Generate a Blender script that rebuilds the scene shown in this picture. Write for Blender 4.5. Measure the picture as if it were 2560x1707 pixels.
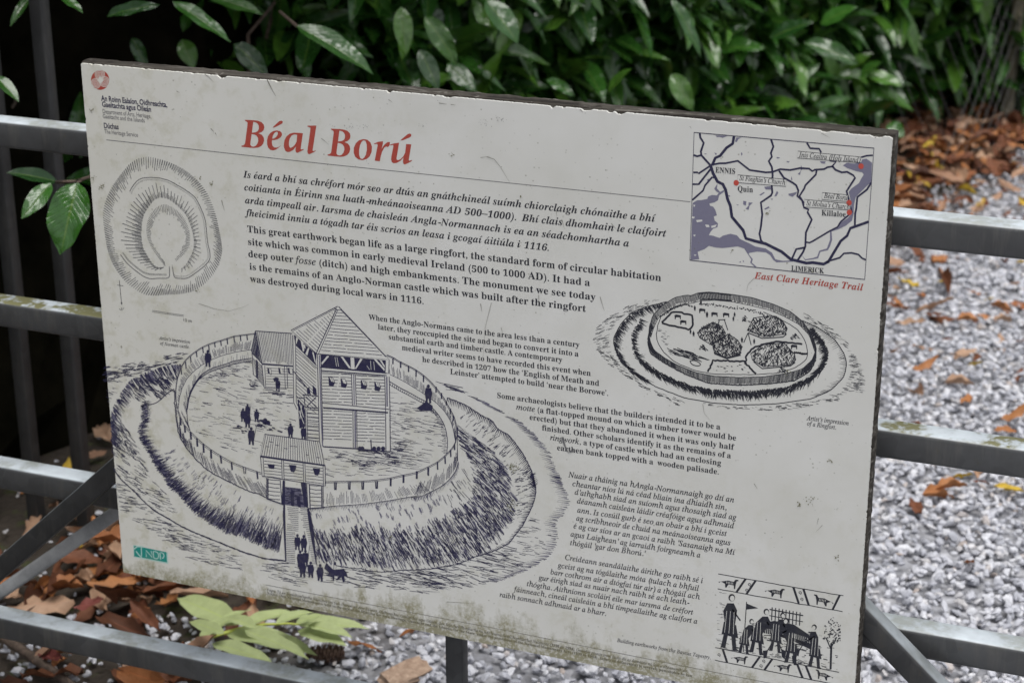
import bpy, math, random
import numpy as np
from mathutils import Vector, Matrix
from mathutils.geometry import tessellate_polygon

random.seed(7)
rng = np.random.default_rng(7)
for _o in list(bpy.data.objects):
    bpy.data.objects.remove(_o)
SC = bpy.context.scene
COL = SC.collection

# ------------------------------------------------------------------ camera
# World frame: X runs along the railing, Y into the scene, Z up, ground at z = 0 (metres).
R1 = np.array([0.93021101, 0.12725755, -0.34425716])
RD = np.array([0.00246714, 0.93577685, 0.35258418])
RN = np.cross(R1, RD)
ROT = np.array([R1, RN, -RD])                      # rows: world axes seen in the camera frame (x right, y down, z forward)
CAM = np.array([1.335932, -1.9378755, 1.55])
FPX, CX, CY = 4728.86, 1280.0, 853.5
BOARD_TOP = 1.05335
cam_data = bpy.data.cameras.new('camera')
cam = bpy.data.objects.new('camera', cam_data)
COL.objects.link(cam)
Mx = Matrix([[ROT[i][0], -ROT[i][1], -ROT[i][2]] for i in range(3)]).to_4x4()
Mx.translation = Vector(CAM)
cam.matrix_world = Mx
cam_data.sensor_width = 22.3
cam_data.lens = FPX / 2560 * 22.3
cam_data.clip_start = 0.05
cam_data.clip_end = 400
cam_data.dof.use_dof = True
cam_data.dof.focus_distance = 2.16
cam_data.dof.aperture_fstop = 5.0
SC.camera = cam

# ------------------------------------------------------------------ sky, sun, exposure
SUN_EL, SUN_AZ = math.radians(72), math.radians(140)
world = bpy.data.worlds.new('World')
SC.world = world
world.use_nodes = True
wn = world.node_tree.nodes; wl = world.node_tree.links
sky = wn.new('ShaderNodeTexSky'); sky.sky_type = 'NISHITA'; sky.sun_disc = False
sky.sun_elevation = SUN_EL; sky.sun_rotation = SUN_AZ
sky.air_density = 1.0; sky.dust_density = 4.0; sky.ozone_density = 1.0
hs = wn.new('ShaderNodeHueSaturation'); hs.inputs['Saturation'].default_value = 0.28
bg = wn['Background']; bg.inputs['Strength'].default_value = 0.10
wl.new(sky.outputs[0], hs.inputs['Color']); wl.new(hs.outputs[0], bg.inputs['Color'])
sl = bpy.data.lights.new('sun', 'SUN'); sl.energy = 1.5; sl.angle = math.radians(40); sl.color = (1, 0.985, 0.96)
so = bpy.data.objects.new('sun', sl); COL.objects.link(so)
sd = Vector((math.sin(SUN_AZ) * math.cos(SUN_EL), math.cos(SUN_AZ) * math.cos(SUN_EL), math.sin(SUN_EL)))
so.rotation_euler = sd.to_track_quat('Z', 'Y').to_euler(); so.location = (0, 0, 6)
SC.view_settings.view_transform = 'Standard'
SC.view_settings.look = 'None'
SC.view_settings.gamma = 1
SC.view_settings.use_curve_mapping = False
SC.view_settings.exposure = 0.66
SC.render.engine = 'CYCLES'
SC.cycles.max_bounces = 6

# ------------------------------------------------------------------ measuring helpers
def ray(px, py):
    return ROT @ np.array([(px - CX) / FPX, (py - CY) / FPX, 1.0])
def on_y(px, py, Y=0.0):
    v = ray(px, py); return CAM + v * (Y - CAM[1]) / v[1]
def on_z(px, py, z=0.0):
    v = ray(px, py); return CAM + v * (z - CAM[2]) / v[2]
def at_d(px, py, d):
    v = ray(px, py); return CAM + v / np.linalg.norm(v) * d

# ------------------------------------------------------------------ object helpers
def tag(o, label=None, cat=None, group=None, kind=None):
    if label: o['label'] = label
    if cat: o['category'] = cat
    if group: o['group'] = group
    if kind: o['kind'] = kind
    return o
def empty(name, loc=(0, 0, 0), **k):
    o = bpy.data.objects.new(name, None); COL.objects.link(o); o.location = loc
    o.empty_display_size = 0.1
    return tag(o, **k)
def link(name, me, parent=None, loc=None):
    o = bpy.data.objects.new(name, me); COL.objects.link(o)
    if loc is not None: o.location = loc
    if parent is not None: o.parent = parent
    return o
def mesh_np(name, V, F, mats, uv=None, smooth=False, mi=None):
    """V (n,3), F (m,k) constant-size faces"""
    me = bpy.data.meshes.new(name)
    V = np.asarray(V, np.float32); F = np.asarray(F, np.int32)
    m, k = F.shape
    me.vertices.add(len(V)); me.vertices.foreach_set('co', V.ravel())
    me.loops.add(m * k); me.loops.foreach_set('vertex_index', F.ravel())
    me.polygons.add(m); me.polygons.foreach_set('loop_start', np.arange(0, m * k, k, dtype=np.int32))
    try: me.polygons.foreach_set('loop_total', np.full(m, k, np.int32))
    except Exception: pass
    if uv is not None:
        l = me.uv_layers.new(name='UVMap'); l.data.foreach_set('uv', np.asarray(uv, np.float32)[F.ravel()].ravel())
    for mt in (mats if isinstance(mats, (list, tuple)) else [mats]): me.materials.append(mt)
    if mi is not None: me.polygons.foreach_set('material_index', np.asarray(mi, np.int32))
    me.polygons.foreach_set('use_smooth', np.full(m, smooth, bool))
    me.update(calc_edges=True)
    return me
def mesh_py(name, V, F, mats, smooth=False, mi=None):
    me = bpy.data.meshes.new(name); me.from_pydata([tuple(v) for v in V], [], [tuple(f) for f in F])
    for mt in (mats if isinstance(mats, (list, tuple)) else [mats]): me.materials.append(mt)
    if mi is not None: me.polygons.foreach_set('material_index', np.asarray(mi, np.int32))
    me.polygons.foreach_set('use_smooth', np.full(len(me.polygons), smooth, bool))
    me.update(calc_edges=True)
    return me
def bevel_bar(name, p0, p1, w, h, mat, bev=0.004, up=(0, 0, 1), parent=None, twist=0):
    """a tube of rounded-square section w (sideways) x h (along up) from p0 to p1"""
    p0 = Vector(p0); p1 = Vector(p1); d = (p1 - p0); L = d.length; d.normalize()
    u = Vector(up); s = d.cross(u).normalized(); u = s.cross(d).normalized()
    a, b = w / 2, h / 2; sec = []
    for (sx, sy) in ((1, 1), (-1, 1), (-1, -1), (1, -1)):
        for q in range(4):
            t = q / 3 * math.pi / 2
            base = {(1, 1): 0, (-1, 1): 1, (-1, -1): 2, (1, -1): 3}[(sx, sy)] * math.pi / 2
            sec.append((sx * (a - bev) + bev * math.cos(base + t), sy * (b - bev) + bev * math.sin(base + t)))
    n = len(sec); V = []; N = 2
    for i in range(N):
        c = p0 + d * L * i / (N - 1)
        V += [tuple(c + s * x + u * y) for x, y in sec]
    F = [(j, (j + 1) % n, n + (j + 1) % n, n + j) for j in range(n)]
    F += [tuple(range(n))[::-1], tuple(range(n, 2 * n))]
    me = mesh_py(name, V, F, mat)
    me.polygons.foreach_set('use_smooth', [i < n for i in range(n + 2)])
    try: me.set_sharp_from_angle(angle=math.radians(40))
    except Exception: pass
    return link(name, me, parent)
def tube(path, r, n=6, closed_ends=True):
    V = []; F = []
    P = [Vector(p) for p in path]
    for i, p in enumerate(P):
        d = (P[min(i + 1, len(P) - 1)] - P[max(i - 1, 0)]).normalized()
        s = d.cross(Vector((0.13, 0.21, 1))).normalized(); u = s.cross(d)
        rr = r[i] if hasattr(r, '__len__') else r
        V += [tuple(p + (s * math.cos(2 * math.pi * k / n) + u * math.sin(2 * math.pi * k / n)) * rr) for k in range(n)]
    for i in range(len(P) - 1):
        for k in range(n):
            F.append((i * n + k, i * n + (k + 1) % n, (i + 1) * n + (k + 1) % n, (i + 1) * n + k))
    if closed_ends: F += [tuple(range(n)), tuple(range((len(P) - 1) * n, len(P) * n))]
    return V, F

# ------------------------------------------------------------------ materials
class NT:
    def __init__(s, name):
        s.m = bpy.data.materials.new(name); s.m.use_nodes = True
        s.t = s.m.node_tree; s.n = s.t.nodes; s.b = s.n['Principled BSDF']
    def node(s, kind, **k):
        x = s.n.new(kind)
        for a, v in k.items():
            if a in x.inputs: x.inputs[a].default_value = v
            else: setattr(x, a, v)
        return x
    def l(s, a, b): s.t.links.new(a, b)
    def noise(s, vec, scale, detail=4, rough=0.55, dist=0.0):
        x = s.node('ShaderNodeTexNoise'); x.inputs['Scale'].default_value = scale
        x.inputs['Detail'].default_value = detail; x.inputs['Roughness'].default_value = rough
        x.inputs['Distortion'].default_value = dist
        if vec is not None: s.l(vec, x.inputs['Vector'])
        return x.outputs['Fac']
    def ramp(s, fac, stops, interp='LINEAR'):
        x = s.node('ShaderNodeValToRGB'); e = x.color_ramp; e.interpolation = interp
        while len(e.elements) < len(stops): e.elements.new(0.5)
        for el, (p, c) in zip(e.elements, stops):
            el.position = p; el.color = (c, c, c, 1) if not hasattr(c, '__len__') else (*c, 1)
        s.l(fac, x.inputs['Fac']); return x.outputs['Color']
    def mix(s, f, a, b, mode='MIX'):
        x = s.node('ShaderNodeMix', data_type='RGBA', blend_type=mode)
        for sock, v in ((x.inputs[0], f), (x.inputs[6], a), (x.inputs[7], b)):
            if isinstance(v, (int, float)): sock.default_value = v
            elif isinstance(v, tuple): sock.default_value = (*v, 1)
            else: s.l(v, sock)
        return x.outputs[2]
    def math(s, op, a, b=0.5, c=None):
        x = s.node('ShaderNodeMath', operation=op)
        for i, v in enumerate((a, b) if c is None else (a, b, c)):
            if isinstance(v, (int, float)): x.inputs[i].default_value = v
            else: s.l(v, x.inputs[i])
        return x.outputs[0]
    def bump(s, h, strength=0.3, dist=0.002):
        x = s.node('ShaderNodeBump'); x.inputs['Strength'].default_value = strength
        x.inputs['Distance'].default_value = dist; s.l(h, x.inputs['Height'])
        s.l(x.outputs[0], s.b.inputs['Normal'])
    def pos(s): return s.node('ShaderNodeNewGeometry').outputs['Position']
    def mapping(s, vec, scale=(1, 1, 1), loc=(0, 0, 0), rot=(0, 0, 0)):
        x = s.node('ShaderNodeMapping'); x.inputs['Scale'].default_value = scale
        x.inputs['Location'].default_value = loc; x.inputs['Rotation'].default_value = rot
        s.l(vec, x.inputs['Vector']); return x.outputs[0]
    def col(s, c):
        if isinstance(c, tuple): s.b.inputs['Base Color'].default_value = (*c, 1)
        else: s.l(c, s.b.inputs['Base Color'])
    def set(s, **k):
        for a, v in k.items(): s.b.inputs[a.replace('_', ' ')].default_value = v

def sign_surface(name, ink=None, rough=0.42, algae_on_ink=0.75):
    """printed laminate: one colour of print (or the bare sheet) under the dirt and algae of years outdoors"""
    t = NT(name); p = t.pos()
    sep = t.node('ShaderNodeSeparateXYZ'); t.l(p, sep.inputs[0])
    X, Z = sep.outputs[0], sep.outputs[2]
    zb = t.math('SUBTRACT', Z, 0.352)
    big = t.noise(p, 9, 3, 0.6); mid = t.noise(p, 38, 5, 0.7); fine = t.noise(p, 210, 4, 0.75)
    streak = t.math("ADD", t.math("MULTIPLY", t.noise(t.mapping(p, (26, 26, 7)), 1.0, 6, 0.7), 0.75), t.math("MULTIPLY", mid, 0.25))
    if ink is None:
        base = t.mix(t.ramp(big, [(0.35, 0.0), (0.7, 1.0)]), (0.608, 0.606, 0.580), (0.560, 0.557, 0.520)); base = t.mix(t.ramp(t.noise(p, 4.5, 5, 0.7, 0.6), [(0.45, 0.0), (0.75, 0.22)]), base, (0.42, 0.41, 0.35)); base = t.mix(t.ramp(X, [(0.0, 0.45), (0.45, 0.0)]), base, (0.59, 0.575, 0.50))
    else:
        base = t.mix(t.ramp(fine, [(0.5, 0.0), (0.8, 0.08)]), ink, (0.42, 0.42, 0.42))
    # yellow-green bloom, stronger on the left and towards the foot of the sheet
    left = t.math('MULTIPLY', t.math('SUBTRACT', 0.62, X), 0.9)
    low = t.math('MULTIPLY', t.math('SUBTRACT', 0.42, zb), 0.9)
    reach = t.math('ADD', t.math('MAXIMUM', left, 0.0), t.math('MAXIMUM', low, 0.0))
    a = t.math('MULTIPLY', t.ramp(mid, [(0.50, 0.0), (0.72, 1.0)]), t.math('MINIMUM', reach, 0.75))
    a = t.math('MULTIPLY', a, 0.95 if ink is None else 0.2)
    base = t.mix(a, base, (0.36, 0.345, 0.22))
    # algae creeping up from the lower edge in drips
    hgt = t.math('ADD', 0.022, t.math('MULTIPLY', t.ramp(streak, [(0.40, 0.0), (0.70, 1.0)]), 0.075))
    hgt = t.math('MULTIPLY', hgt, t.ramp(X, [(0.0, 0.35), (0.25, 0.55), (0.42, 1.05), (0.72, 0.95), (0.98, 0.55)]))
    g = t.node('ShaderNodeMapRange'); g.inputs['From Min'].default_value = 0.0; g.inputs['From Max'].default_value = 1.0
    t.l(t.math('DIVIDE', zb, hgt), g.inputs['Value']); g.inputs['To Min'].default_value = 1.0; g.inputs['To Max'].default_value = 0.0
    al = t.math('MULTIPLY', t.math('POWER', g.outputs[0], 0.8), t.math('MULTIPLY', t.ramp(fine, [(0.36, 0.2), (0.55, 1.0)]), t.ramp(mid, [(0.36, 0.35), (0.60, 1.0)])))
    al = t.math('MINIMUM', t.math('MULTIPLY', al, 1.35), 0.80)
    if ink is not None: al = t.math('MULTIPLY', al, algae_on_ink)
    base = t.mix(al, base, (0.165, 0.150, 0.062))
    # specks
    vo = t.node('ShaderNodeTexVoronoi'); vo.inputs['Scale'].default_value = 120; t.l(p, vo.inputs['Vector'])
    sp = t.ramp(vo.outputs['Distance'], [(0.05, 1.0), (0.16, 0.0)])
    sp = t.math('MULTIPLY', sp, t.ramp(t.noise(p, 14, 3, 0.6), [(0.47, 0.0), (0.62, 1.0)]))
    base = t.mix(t.math('MULTIPLY', sp, 0.6), base, (0.12, 0.115, 0.07))
    scr = t.noise(t.mapping(p, (260, 260, 60), rot=(0, 0.5, 0)), 1.0, 2, 0.5)
    base = t.mix(t.math('MULTIPLY', t.ramp(scr, [(0.74, 0.0), (0.80, 1.0)]), 0.30), base, (0.25, 0.25, 0.23))
    t.col(base)
    t.l(t.ramp(fine, [(0.3, rough - 0.06), (0.8, rough + 0.22)]), t.b.inputs['Roughness'])
    t.set(Specular_IOR_Level=0.35)
    t.bump(mid, 0.08, 0.0006)
    return t.m
PAPER = sign_surface('sign_sheet')
INK = sign_surface('sign_ink_navy', (0.020, 0.019, 0.055))
INKB = sign_surface('sign_ink_black', (0.016, 0.017, 0.026))
GREYINK = sign_surface('sign_ink_grey', (0.12, 0.12, 0.125))
TONE = sign_surface('sign_ink_tone', (0.12, 0.115, 0.17))
RED = sign_surface('sign_ink_red', (0.36, 0.058, 0.042))
DOT = sign_surface('sign_ink_dot', (0.45, 0.065, 0.045))
WATER = sign_surface('sign_ink_water', (0.165, 0.160, 0.225))
TEAL = sign_surface('sign_ink_teal', (0.010, 0.22, 0.185), algae_on_ink=0.2)
PALE = sign_surface('sign_ink_pale', (0.38, 0.55, 0.50))
SCUFF = sign_surface('sign_scuff', (0.13, 0.125, 0.10), algae_on_ink=0.3)
MOSS = sign_surface('sign_moss_spot', (0.10, 0.095, 0.03), algae_on_ink=0.1)
MATS = [PAPER, INK, INKB, GREYINK, TONE, RED, DOT, WATER, TEAL, PALE, SCUFF, MOSS]
MI = dict(paper=0, ink=1, black=2, grey=3, tone=4, red=5, dot=6, water=7, teal=8, pale=9, scuff=10, moss=11)

def galv(name, dark=0.0, moss=0.35):
    t = NT(name); p = t.pos()
    vo = t.node('ShaderNodeTexVoronoi'); vo.inputs['Scale'].default_value = 45; t.l(p, vo.inputs['Vector'])
    sp = t.node('ShaderNodeSeparateColor'); t.l(vo.outputs['Color'], sp.inputs[0])
    spang = t.ramp(sp.outputs[0], [(0.0, 0.0), (1.0, 1.0)])
    n1 = t.noise(p, 12, 4, 0.65); n2 = t.noise(p, 60, 5, 0.7)
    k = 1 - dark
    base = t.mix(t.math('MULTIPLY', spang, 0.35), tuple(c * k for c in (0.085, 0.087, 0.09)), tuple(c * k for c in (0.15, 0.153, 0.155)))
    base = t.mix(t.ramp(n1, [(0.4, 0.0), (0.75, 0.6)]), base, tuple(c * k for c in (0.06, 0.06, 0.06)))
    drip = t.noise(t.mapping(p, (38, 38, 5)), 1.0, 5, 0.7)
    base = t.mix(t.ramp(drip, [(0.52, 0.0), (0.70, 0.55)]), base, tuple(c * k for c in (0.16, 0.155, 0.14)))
    base = t.mix(t.ramp(n2, [(0.62, 0.0), (0.72, 0.5)]), base, (0.10, 0.085, 0.06))
    geo = t.node('ShaderNodeNewGeometry'); s3 = t.node('ShaderNodeSeparateXYZ'); t.l(geo.outputs['Normal'], s3.inputs[0])
    upf = t.ramp(s3.outputs[2], [(0.55, 0.0), (0.9, 1.0)])
    base = t.mix(t.math('MULTIPLY', upf, t.ramp(n1, [(0.35, 0.95), (0.62, 0.55)])), base, (0.60, 0.66, 0.70))   # upward faces painted pale and bluish for the sky light on them
    mossf = t.math('MULTIPLY', upf, t.math('MULTIPLY', t.ramp(n1, [(0.47, 0.0), (0.56, 1.0)]), t.ramp(n2, [(0.38, 0.0), (0.54, 1.0)])))
    mossf = t.math('MULTIPLY', mossf, moss)
    base = t.mix(mossf, base, (0.16, 0.155, 0.075))
    t.col(base)
    t.l(t.math('MULTIPLY', t.math('SUBTRACT', 1.0, upf), 0.6), t.b.inputs['Metallic'])
    t.l(t.ramp(n2, [(0.3, 0.38), (0.8, 0.62)]), t.b.inputs['Roughness'])
    t.bump(n2, 0.12, 0.0008)
    return t.m
GALV = galv('galvanised_steel'); GALV_MOSS = galv('galvanised_steel_mossy', moss=1.6); GALV_DARK = galv('dark_galvanised_steel', 0.45, 0.2)
GALV_SHADED = galv('shade_darkened_bar_steel', 0.45, 0.5)  # bar colour darkened to carry the shade of the foliage

def wood_mat():
    t = NT('weathered_board_edge'); p = t.pos()
    gr = t.noise(t.mapping(p, (6, 60, 160)), 1.0, 5, 0.65, 0.4)
    n = t.noise(p, 55, 5, 0.7); n3 = t.noise(p, 260, 3, 0.7)
    base = t.ramp(gr, [(0.36, (0.018, 0.015, 0.013)), (0.54, (0.055, 0.049, 0.041)), (0.70, (0.17, 0.16, 0.145))])
    base = t.mix(t.ramp(n, [(0.62, 0.0), (0.70, 0.7)]), base, (0.26, 0.25, 0.23))
    base = t.mix(t.ramp(n3, [(0.55, 0.0), (0.75, 0.7)]), base, (0.035, 0.032, 0.028))
    t.col(base); t.set(Roughness=0.9, Specular_IOR_Level=0.2); t.bump(gr, 0.6, 0.002)
    return t.m
WOOD = wood_mat()

def leaf_mat(name, cols, rough=(0.22, 0.42), vein=(0.16, 0.26, 0.05), veinw=0.045, transl=0.12, spec=0.5, wob=0.0):
    t = NT(name)
    uv = t.node('ShaderNodeTexCoord').outputs['UV']
    s = t.node('ShaderNodeSeparateXYZ'); t.l(uv, s.inputs[0])
    oi = t.node('ShaderNodeObjectInfo'); ge = t.node('ShaderNodeNewGeometry')
    r = t.math('FRACT', t.math('ADD', oi.outputs['Random'], ge.outputs['Random Per Island']), 0)
    base = t.ramp(r, [(i / max(1, len(cols) - 1), c) for i, c in enumerate(cols)])
    n = t.noise(t.pos(), 45, 4, 0.6)
    base = t.mix(t.ramp(n, [(0.35, 0.0), (0.75, 0.45)]), base, tuple(c * 0.55 for c in cols[0]))
    dx = t.math('ABSOLUTE', t.math('SUBTRACT', s.outputs[0], 0.5))
    mid = t.ramp(dx, [(0.0, 1.0), (veinw, 0.0)])
    side = t.math('SINE', t.math('MULTIPLY', t.math('ADD', s.outputs[1], t.math('MULTIPLY', dx, -0.55)), 70.0), 0)
    sv = t.ramp(side, [(0.80, 0.0), (1.0, 1.0)])
    base = t.mix(t.math('MULTIPLY', sv, 0.07), base, vein)
    base = t.mix(t.math('MULTIPLY', mid, 0.85), base, vein)
    t.col(base)
    t.l(t.ramp(n, [(0.3, rough[0]), (0.75, rough[1])]), t.b.inputs['Roughness'])
    t.set(Specular_IOR_Level=spec)
    h = t.math('SUBTRACT', t.math('MULTIPLY', n, 0.6), t.math('ADD', t.math('MULTIPLY', mid, 0.8), t.math('MULTIPLY', sv, 0.35)))
    if wob: h = t.math('ADD', t.math('MULTIPLY', h, 0.25), t.math('MULTIPLY', t.noise(t.pos(), 26, 2, 0.5), 3.0))
    t.bump(h, 0.6 if wob else 0.35, 0.004 if wob else 0.0015)
    if transl:
        tr = t.node('ShaderNodeBsdfTranslucent'); t.l(base, tr.inputs['Color'])
        ms = t.node('ShaderNodeMixShader'); ms.inputs[0].default_value = transl
        out = t.n['Material Output']
        t.l(t.b.outputs[0], ms.inputs[1]); t.l(tr.outputs[0], ms.inputs[2]); t.l(ms.outputs[0], out.inputs['Surface'])
    return t.m
LAUREL = leaf_mat('laurel_leaf', [(0.012, 0.046, 0.009), (0.024, 0.085, 0.013), (0.040, 0.130, 0.018), (0.022, 0.080, 0.012), (0.085, 0.200, 0.024), (0.034, 0.110, 0.018)], rough=(0.10, 0.28), vein=(0.085, 0.15, 0.025), transl=0.10, spec=0.62, wob=0.006)
LIME = leaf_mat('pale_leaf_underside', [(0.47, 0.55, 0.25), (0.53, 0.61, 0.30)], rough=(0.5, 0.65), vein=(0.50, 0.60, 0.20), transl=0.2, spec=0.3)
def dead(name, cols): return leaf_mat(name, cols, rough=(0.5, 0.75), vein=tuple(min(1, c * 1.5) for c in cols[-1]), transl=0.12, spec=0.3)
DEAD_BROWN = dead('dead_leaf_brown', [(0.070, 0.028, 0.016), (0.21, 0.083, 0.040), (0.14, 0.050, 0.027)])
DEAD_ORANGE = dead('dead_leaf_orange', [(0.36, 0.145, 0.050), (0.46, 0.21, 0.085), (0.27, 0.095, 0.036)])
DEAD_TAN = dead('dead_leaf_tan', [(0.38, 0.22, 0.14), (0.50, 0.33, 0.22), (0.30, 0.17, 0.105)])
DEAD_RED = dead('dead_leaf_red', [(0.16, 0.045, 0.040), (0.24, 0.075, 0.060)])
DEAD_YELLOW = dead('dead_leaf_yellow', [(0.60, 0.42, 0.05), (0.55, 0.36, 0.04)])
DEADS = [DEAD_BROWN, DEAD_ORANGE, DEAD_TAN, DEAD_RED, DEAD_YELLOW]

def simple(name, c0, c1, scale=20, rough=0.85, bump=0.3):
    t = NT(name); p = t.pos(); n = t.noise(p, scale, 6, 0.65)
    t.col(t.mix(t.ramp(n, [(0.35, 0.0), (0.7, 1.0)]), c0, c1)); t.set(Roughness=rough); t.bump(n, bump, 0.004)
    return t.m
ZINC = simple('pale_zinc_steel', (0.22, 0.225, 0.23), (0.36, 0.365, 0.37), 30, 0.6, 0.05)
BARK = simple('twig_bark', (0.055, 0.038, 0.028), (0.15, 0.11, 0.085), 90)
CORE = simple('hedge_inner_shade', (0.003, 0.003, 0.002), (0.009, 0.008, 0.005), 12, 1.0, 0.1)  # shade inside the hedge put into a near-black colour
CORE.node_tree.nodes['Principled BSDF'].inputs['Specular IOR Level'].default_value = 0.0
POSTW = simple('old_fence_post', (0.06, 0.055, 0.035), (0.14, 0.12, 0.08), 40)
WIRE = simple('fence_wire', (0.07, 0.07, 0.07), (0.13, 0.13, 0.125), 50, 0.7)
BLOCK = simple('offcut_wood', (0.30, 0.20, 0.14), (0.52, 0.38, 0.28), 110, 0.9, 0.8)
CONE = simple('pine_cone_scale', (0.07, 0.040, 0.028), (0.20, 0.13, 0.10), 120)
STEM = simple('green_stem', (0.45, 0.50, 0.08), (0.50, 0.56, 0.12), 30, 0.6)
def stone_mat():
    t = NT('crushed_stone')
    oi = t.node('ShaderNodeObjectInfo'); ge = t.node('ShaderNodeNewGeometry')
    r = t.math('FRACT', t.math('ADD', oi.outputs['Random'], ge.outputs['Random Per Island']), 0)
    base = t.ramp(r, [(0.0, (0.33, 0.34, 0.38)), (0.2, (0.45, 0.458, 0.505)), (0.5, (0.56, 0.568, 0.615)), (0.8, (0.67, 0.675, 0.71)), (0.95, (0.56, 0.54, 0.54)), (1.0, (0.42, 0.35, 0.31))])
    n = t.noise(t.pos(), 160, 4, 0.65)
    base = t.mix(t.ramp(n, [(0.35, 0.0), (0.8, 0.5)]), base, (0.20, 0.205, 0.23))
    t.col(base); t.set(Roughness=0.75); t.bump(n, 0.25, 0.001)
    return t.m
STONE = stone_mat()
def ground_mat():
    t = NT('ground'); p = t.pos(); s = t.node('ShaderNodeSeparateXYZ'); t.l(p, s.inputs[0])
    n1 = t.noise(p, 3, 5, 0.6); n2 = t.noise(p, 60, 6, 0.7)
    edge = t.math('SUBTRACT', s.outputs[0], t.math('MULTIPLY', s.outputs[1], 0.17))
    edge = t.math('ADD', edge, t.math('MULTIPLY', t.math('SUBTRACT', n1, 0.5), 0.5))
    g = t.ramp(t.math('ADD', edge, 0.1), [(0.0, 0.0), (0.22, 1.0)])
    soil = t.mix(n2, (0.016, 0.012, 0.008), (0.060, 0.046, 0.034)); soil = t.mix(t.ramp(t.noise(p, 17, 4, 0.7), [(0.56, 0.0), (0.68, 0.7)]), soil, (0.05, 0.07, 0.012))
    vo = t.node('ShaderNodeTexVoronoi'); vo.inputs['Scale'].default_value = 55; t.l(p, vo.inputs['Vector'])
    sc = t.node('ShaderNodeSeparateColor'); t.l(vo.outputs['Color'], sc.inputs[0])
    grit = t.ramp(sc.outputs[0], [(0.0, (0.16, 0.163, 0.18)), (0.5, (0.30, 0.305, 0.33)), (1.0, (0.50, 0.505, 0.54))])
    grit = t.mix(t.ramp(n2, [(0.4, 0.0), (0.7, 0.6)]), grit, (0.10, 0.095, 0.09))
    t.col(t.mix(g, soil, grit)); t.set(Roughness=0.9)
    t.bump(vo.outputs['Distance'], 0.5, 0.01)
    return t.m
GROUND = ground_mat()
# ---------------------------------------------------------------- lettering
_gc = {}
def glyph_batch(chars, bold):
    """outline, faces and advance width of many characters at once (one per line of a text curve)"""
    chars = [ch for ch in dict.fromkeys(chars) if (ch, bold) not in _gc]
    if not chars: return
    cu = bpy.data.curves.new('glyph', 'FONT'); cu.resolution_u = 3; cu.offset = bold; cu.space_line = 4.0
    o = bpy.data.objects.new('glyph', cu); COL.objects.link(o)
    def ev(lines):
        cu.body = chr(10).join(lines); dg = bpy.context.evaluated_depsgraph_get(); dg.update()
        e = o.evaluated_get(dg); m = e.to_mesh(); V_ = [(p.co.x, p.co.y) for p in m.vertices]; F_ = [tuple(p.vertices) for p in m.polygons]; e.to_mesh_clear()
        out = [([], [], {}) for _ in lines]
        for f in F_:
            r = int(round(-(V_[f[0]][1] - 0.25) / 4.0)); v, ff, mp_ = out[r]
            for q in f:
                if q not in mp_: mp_[q] = len(v); v.append((V_[q][0], V_[q][1] + 4.0 * r))
            ff.append(tuple(mp_[q] for q in f))
        return out
    A = ev(chars); cu.offset = 0.0; B = ev(['|' + ch + '|' for ch in chars] + ['||'])
    w0 = max(p[0] for p in B[-1][0])
    for ch, (v, f, _), (bv, _f, _m) in zip(chars, A, B): _gc[(ch, bold)] = (v, f, max(p[0] for p in bv) - w0)
    bpy.data.objects.remove(o); bpy.data.curves.remove(cu)
def glyph(ch, bold=0.0):
    if (ch, bold) not in _gc: glyph_batch([ch], bold)
    return _gc[(ch, bold)]
ACC = {'á': 'a', 'é': 'e', 'í': 'i', 'ó': 'o', 'ú': 'u', 'É': 'E', 'Á': 'A', 'Ó': 'O'}
def styled(ch, st):
    """same letter in a serif cut: b bold roman, i italic, z bold italic, s sans"""
    if st == 's': return ch
    up = {'b': 0x1d400, 'i': 0x1d434, 'z': 0x1d468}[st]; lo = {'b': 0x1d41a, 'i': 0x1d44e, 'z': 0x1d482}[st]
    if 'A' <= ch <= 'Z': return chr(up + ord(ch) - 65)
    if st == 'i' and ch == 'h': return '\u210e'
    if 'a' <= ch <= 'z': return chr(lo + ord(ch) - 97)
    if '0' <= ch <= '9': return chr(0x1d7ce + ord(ch) - 48)
    return ch
for _st, _b in (('z', 0.004), ('b', 0.004), ('i', 0.013), ('s', 0.024), ('s', 0.006)):
    glyph_batch([styled(ACC.get(_c, _c), _st) if _st != 's' else _c for _c in ("abcdefghiklmnopqrstuvwxyzABCDEFGHIKLMNOQRSTW(),.-–'’‘:" + '0123456789' if _st in 'bzi' else "abcdefghilnoprstuvmADEGHIORSTáíéú,10")], _b)

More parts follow.
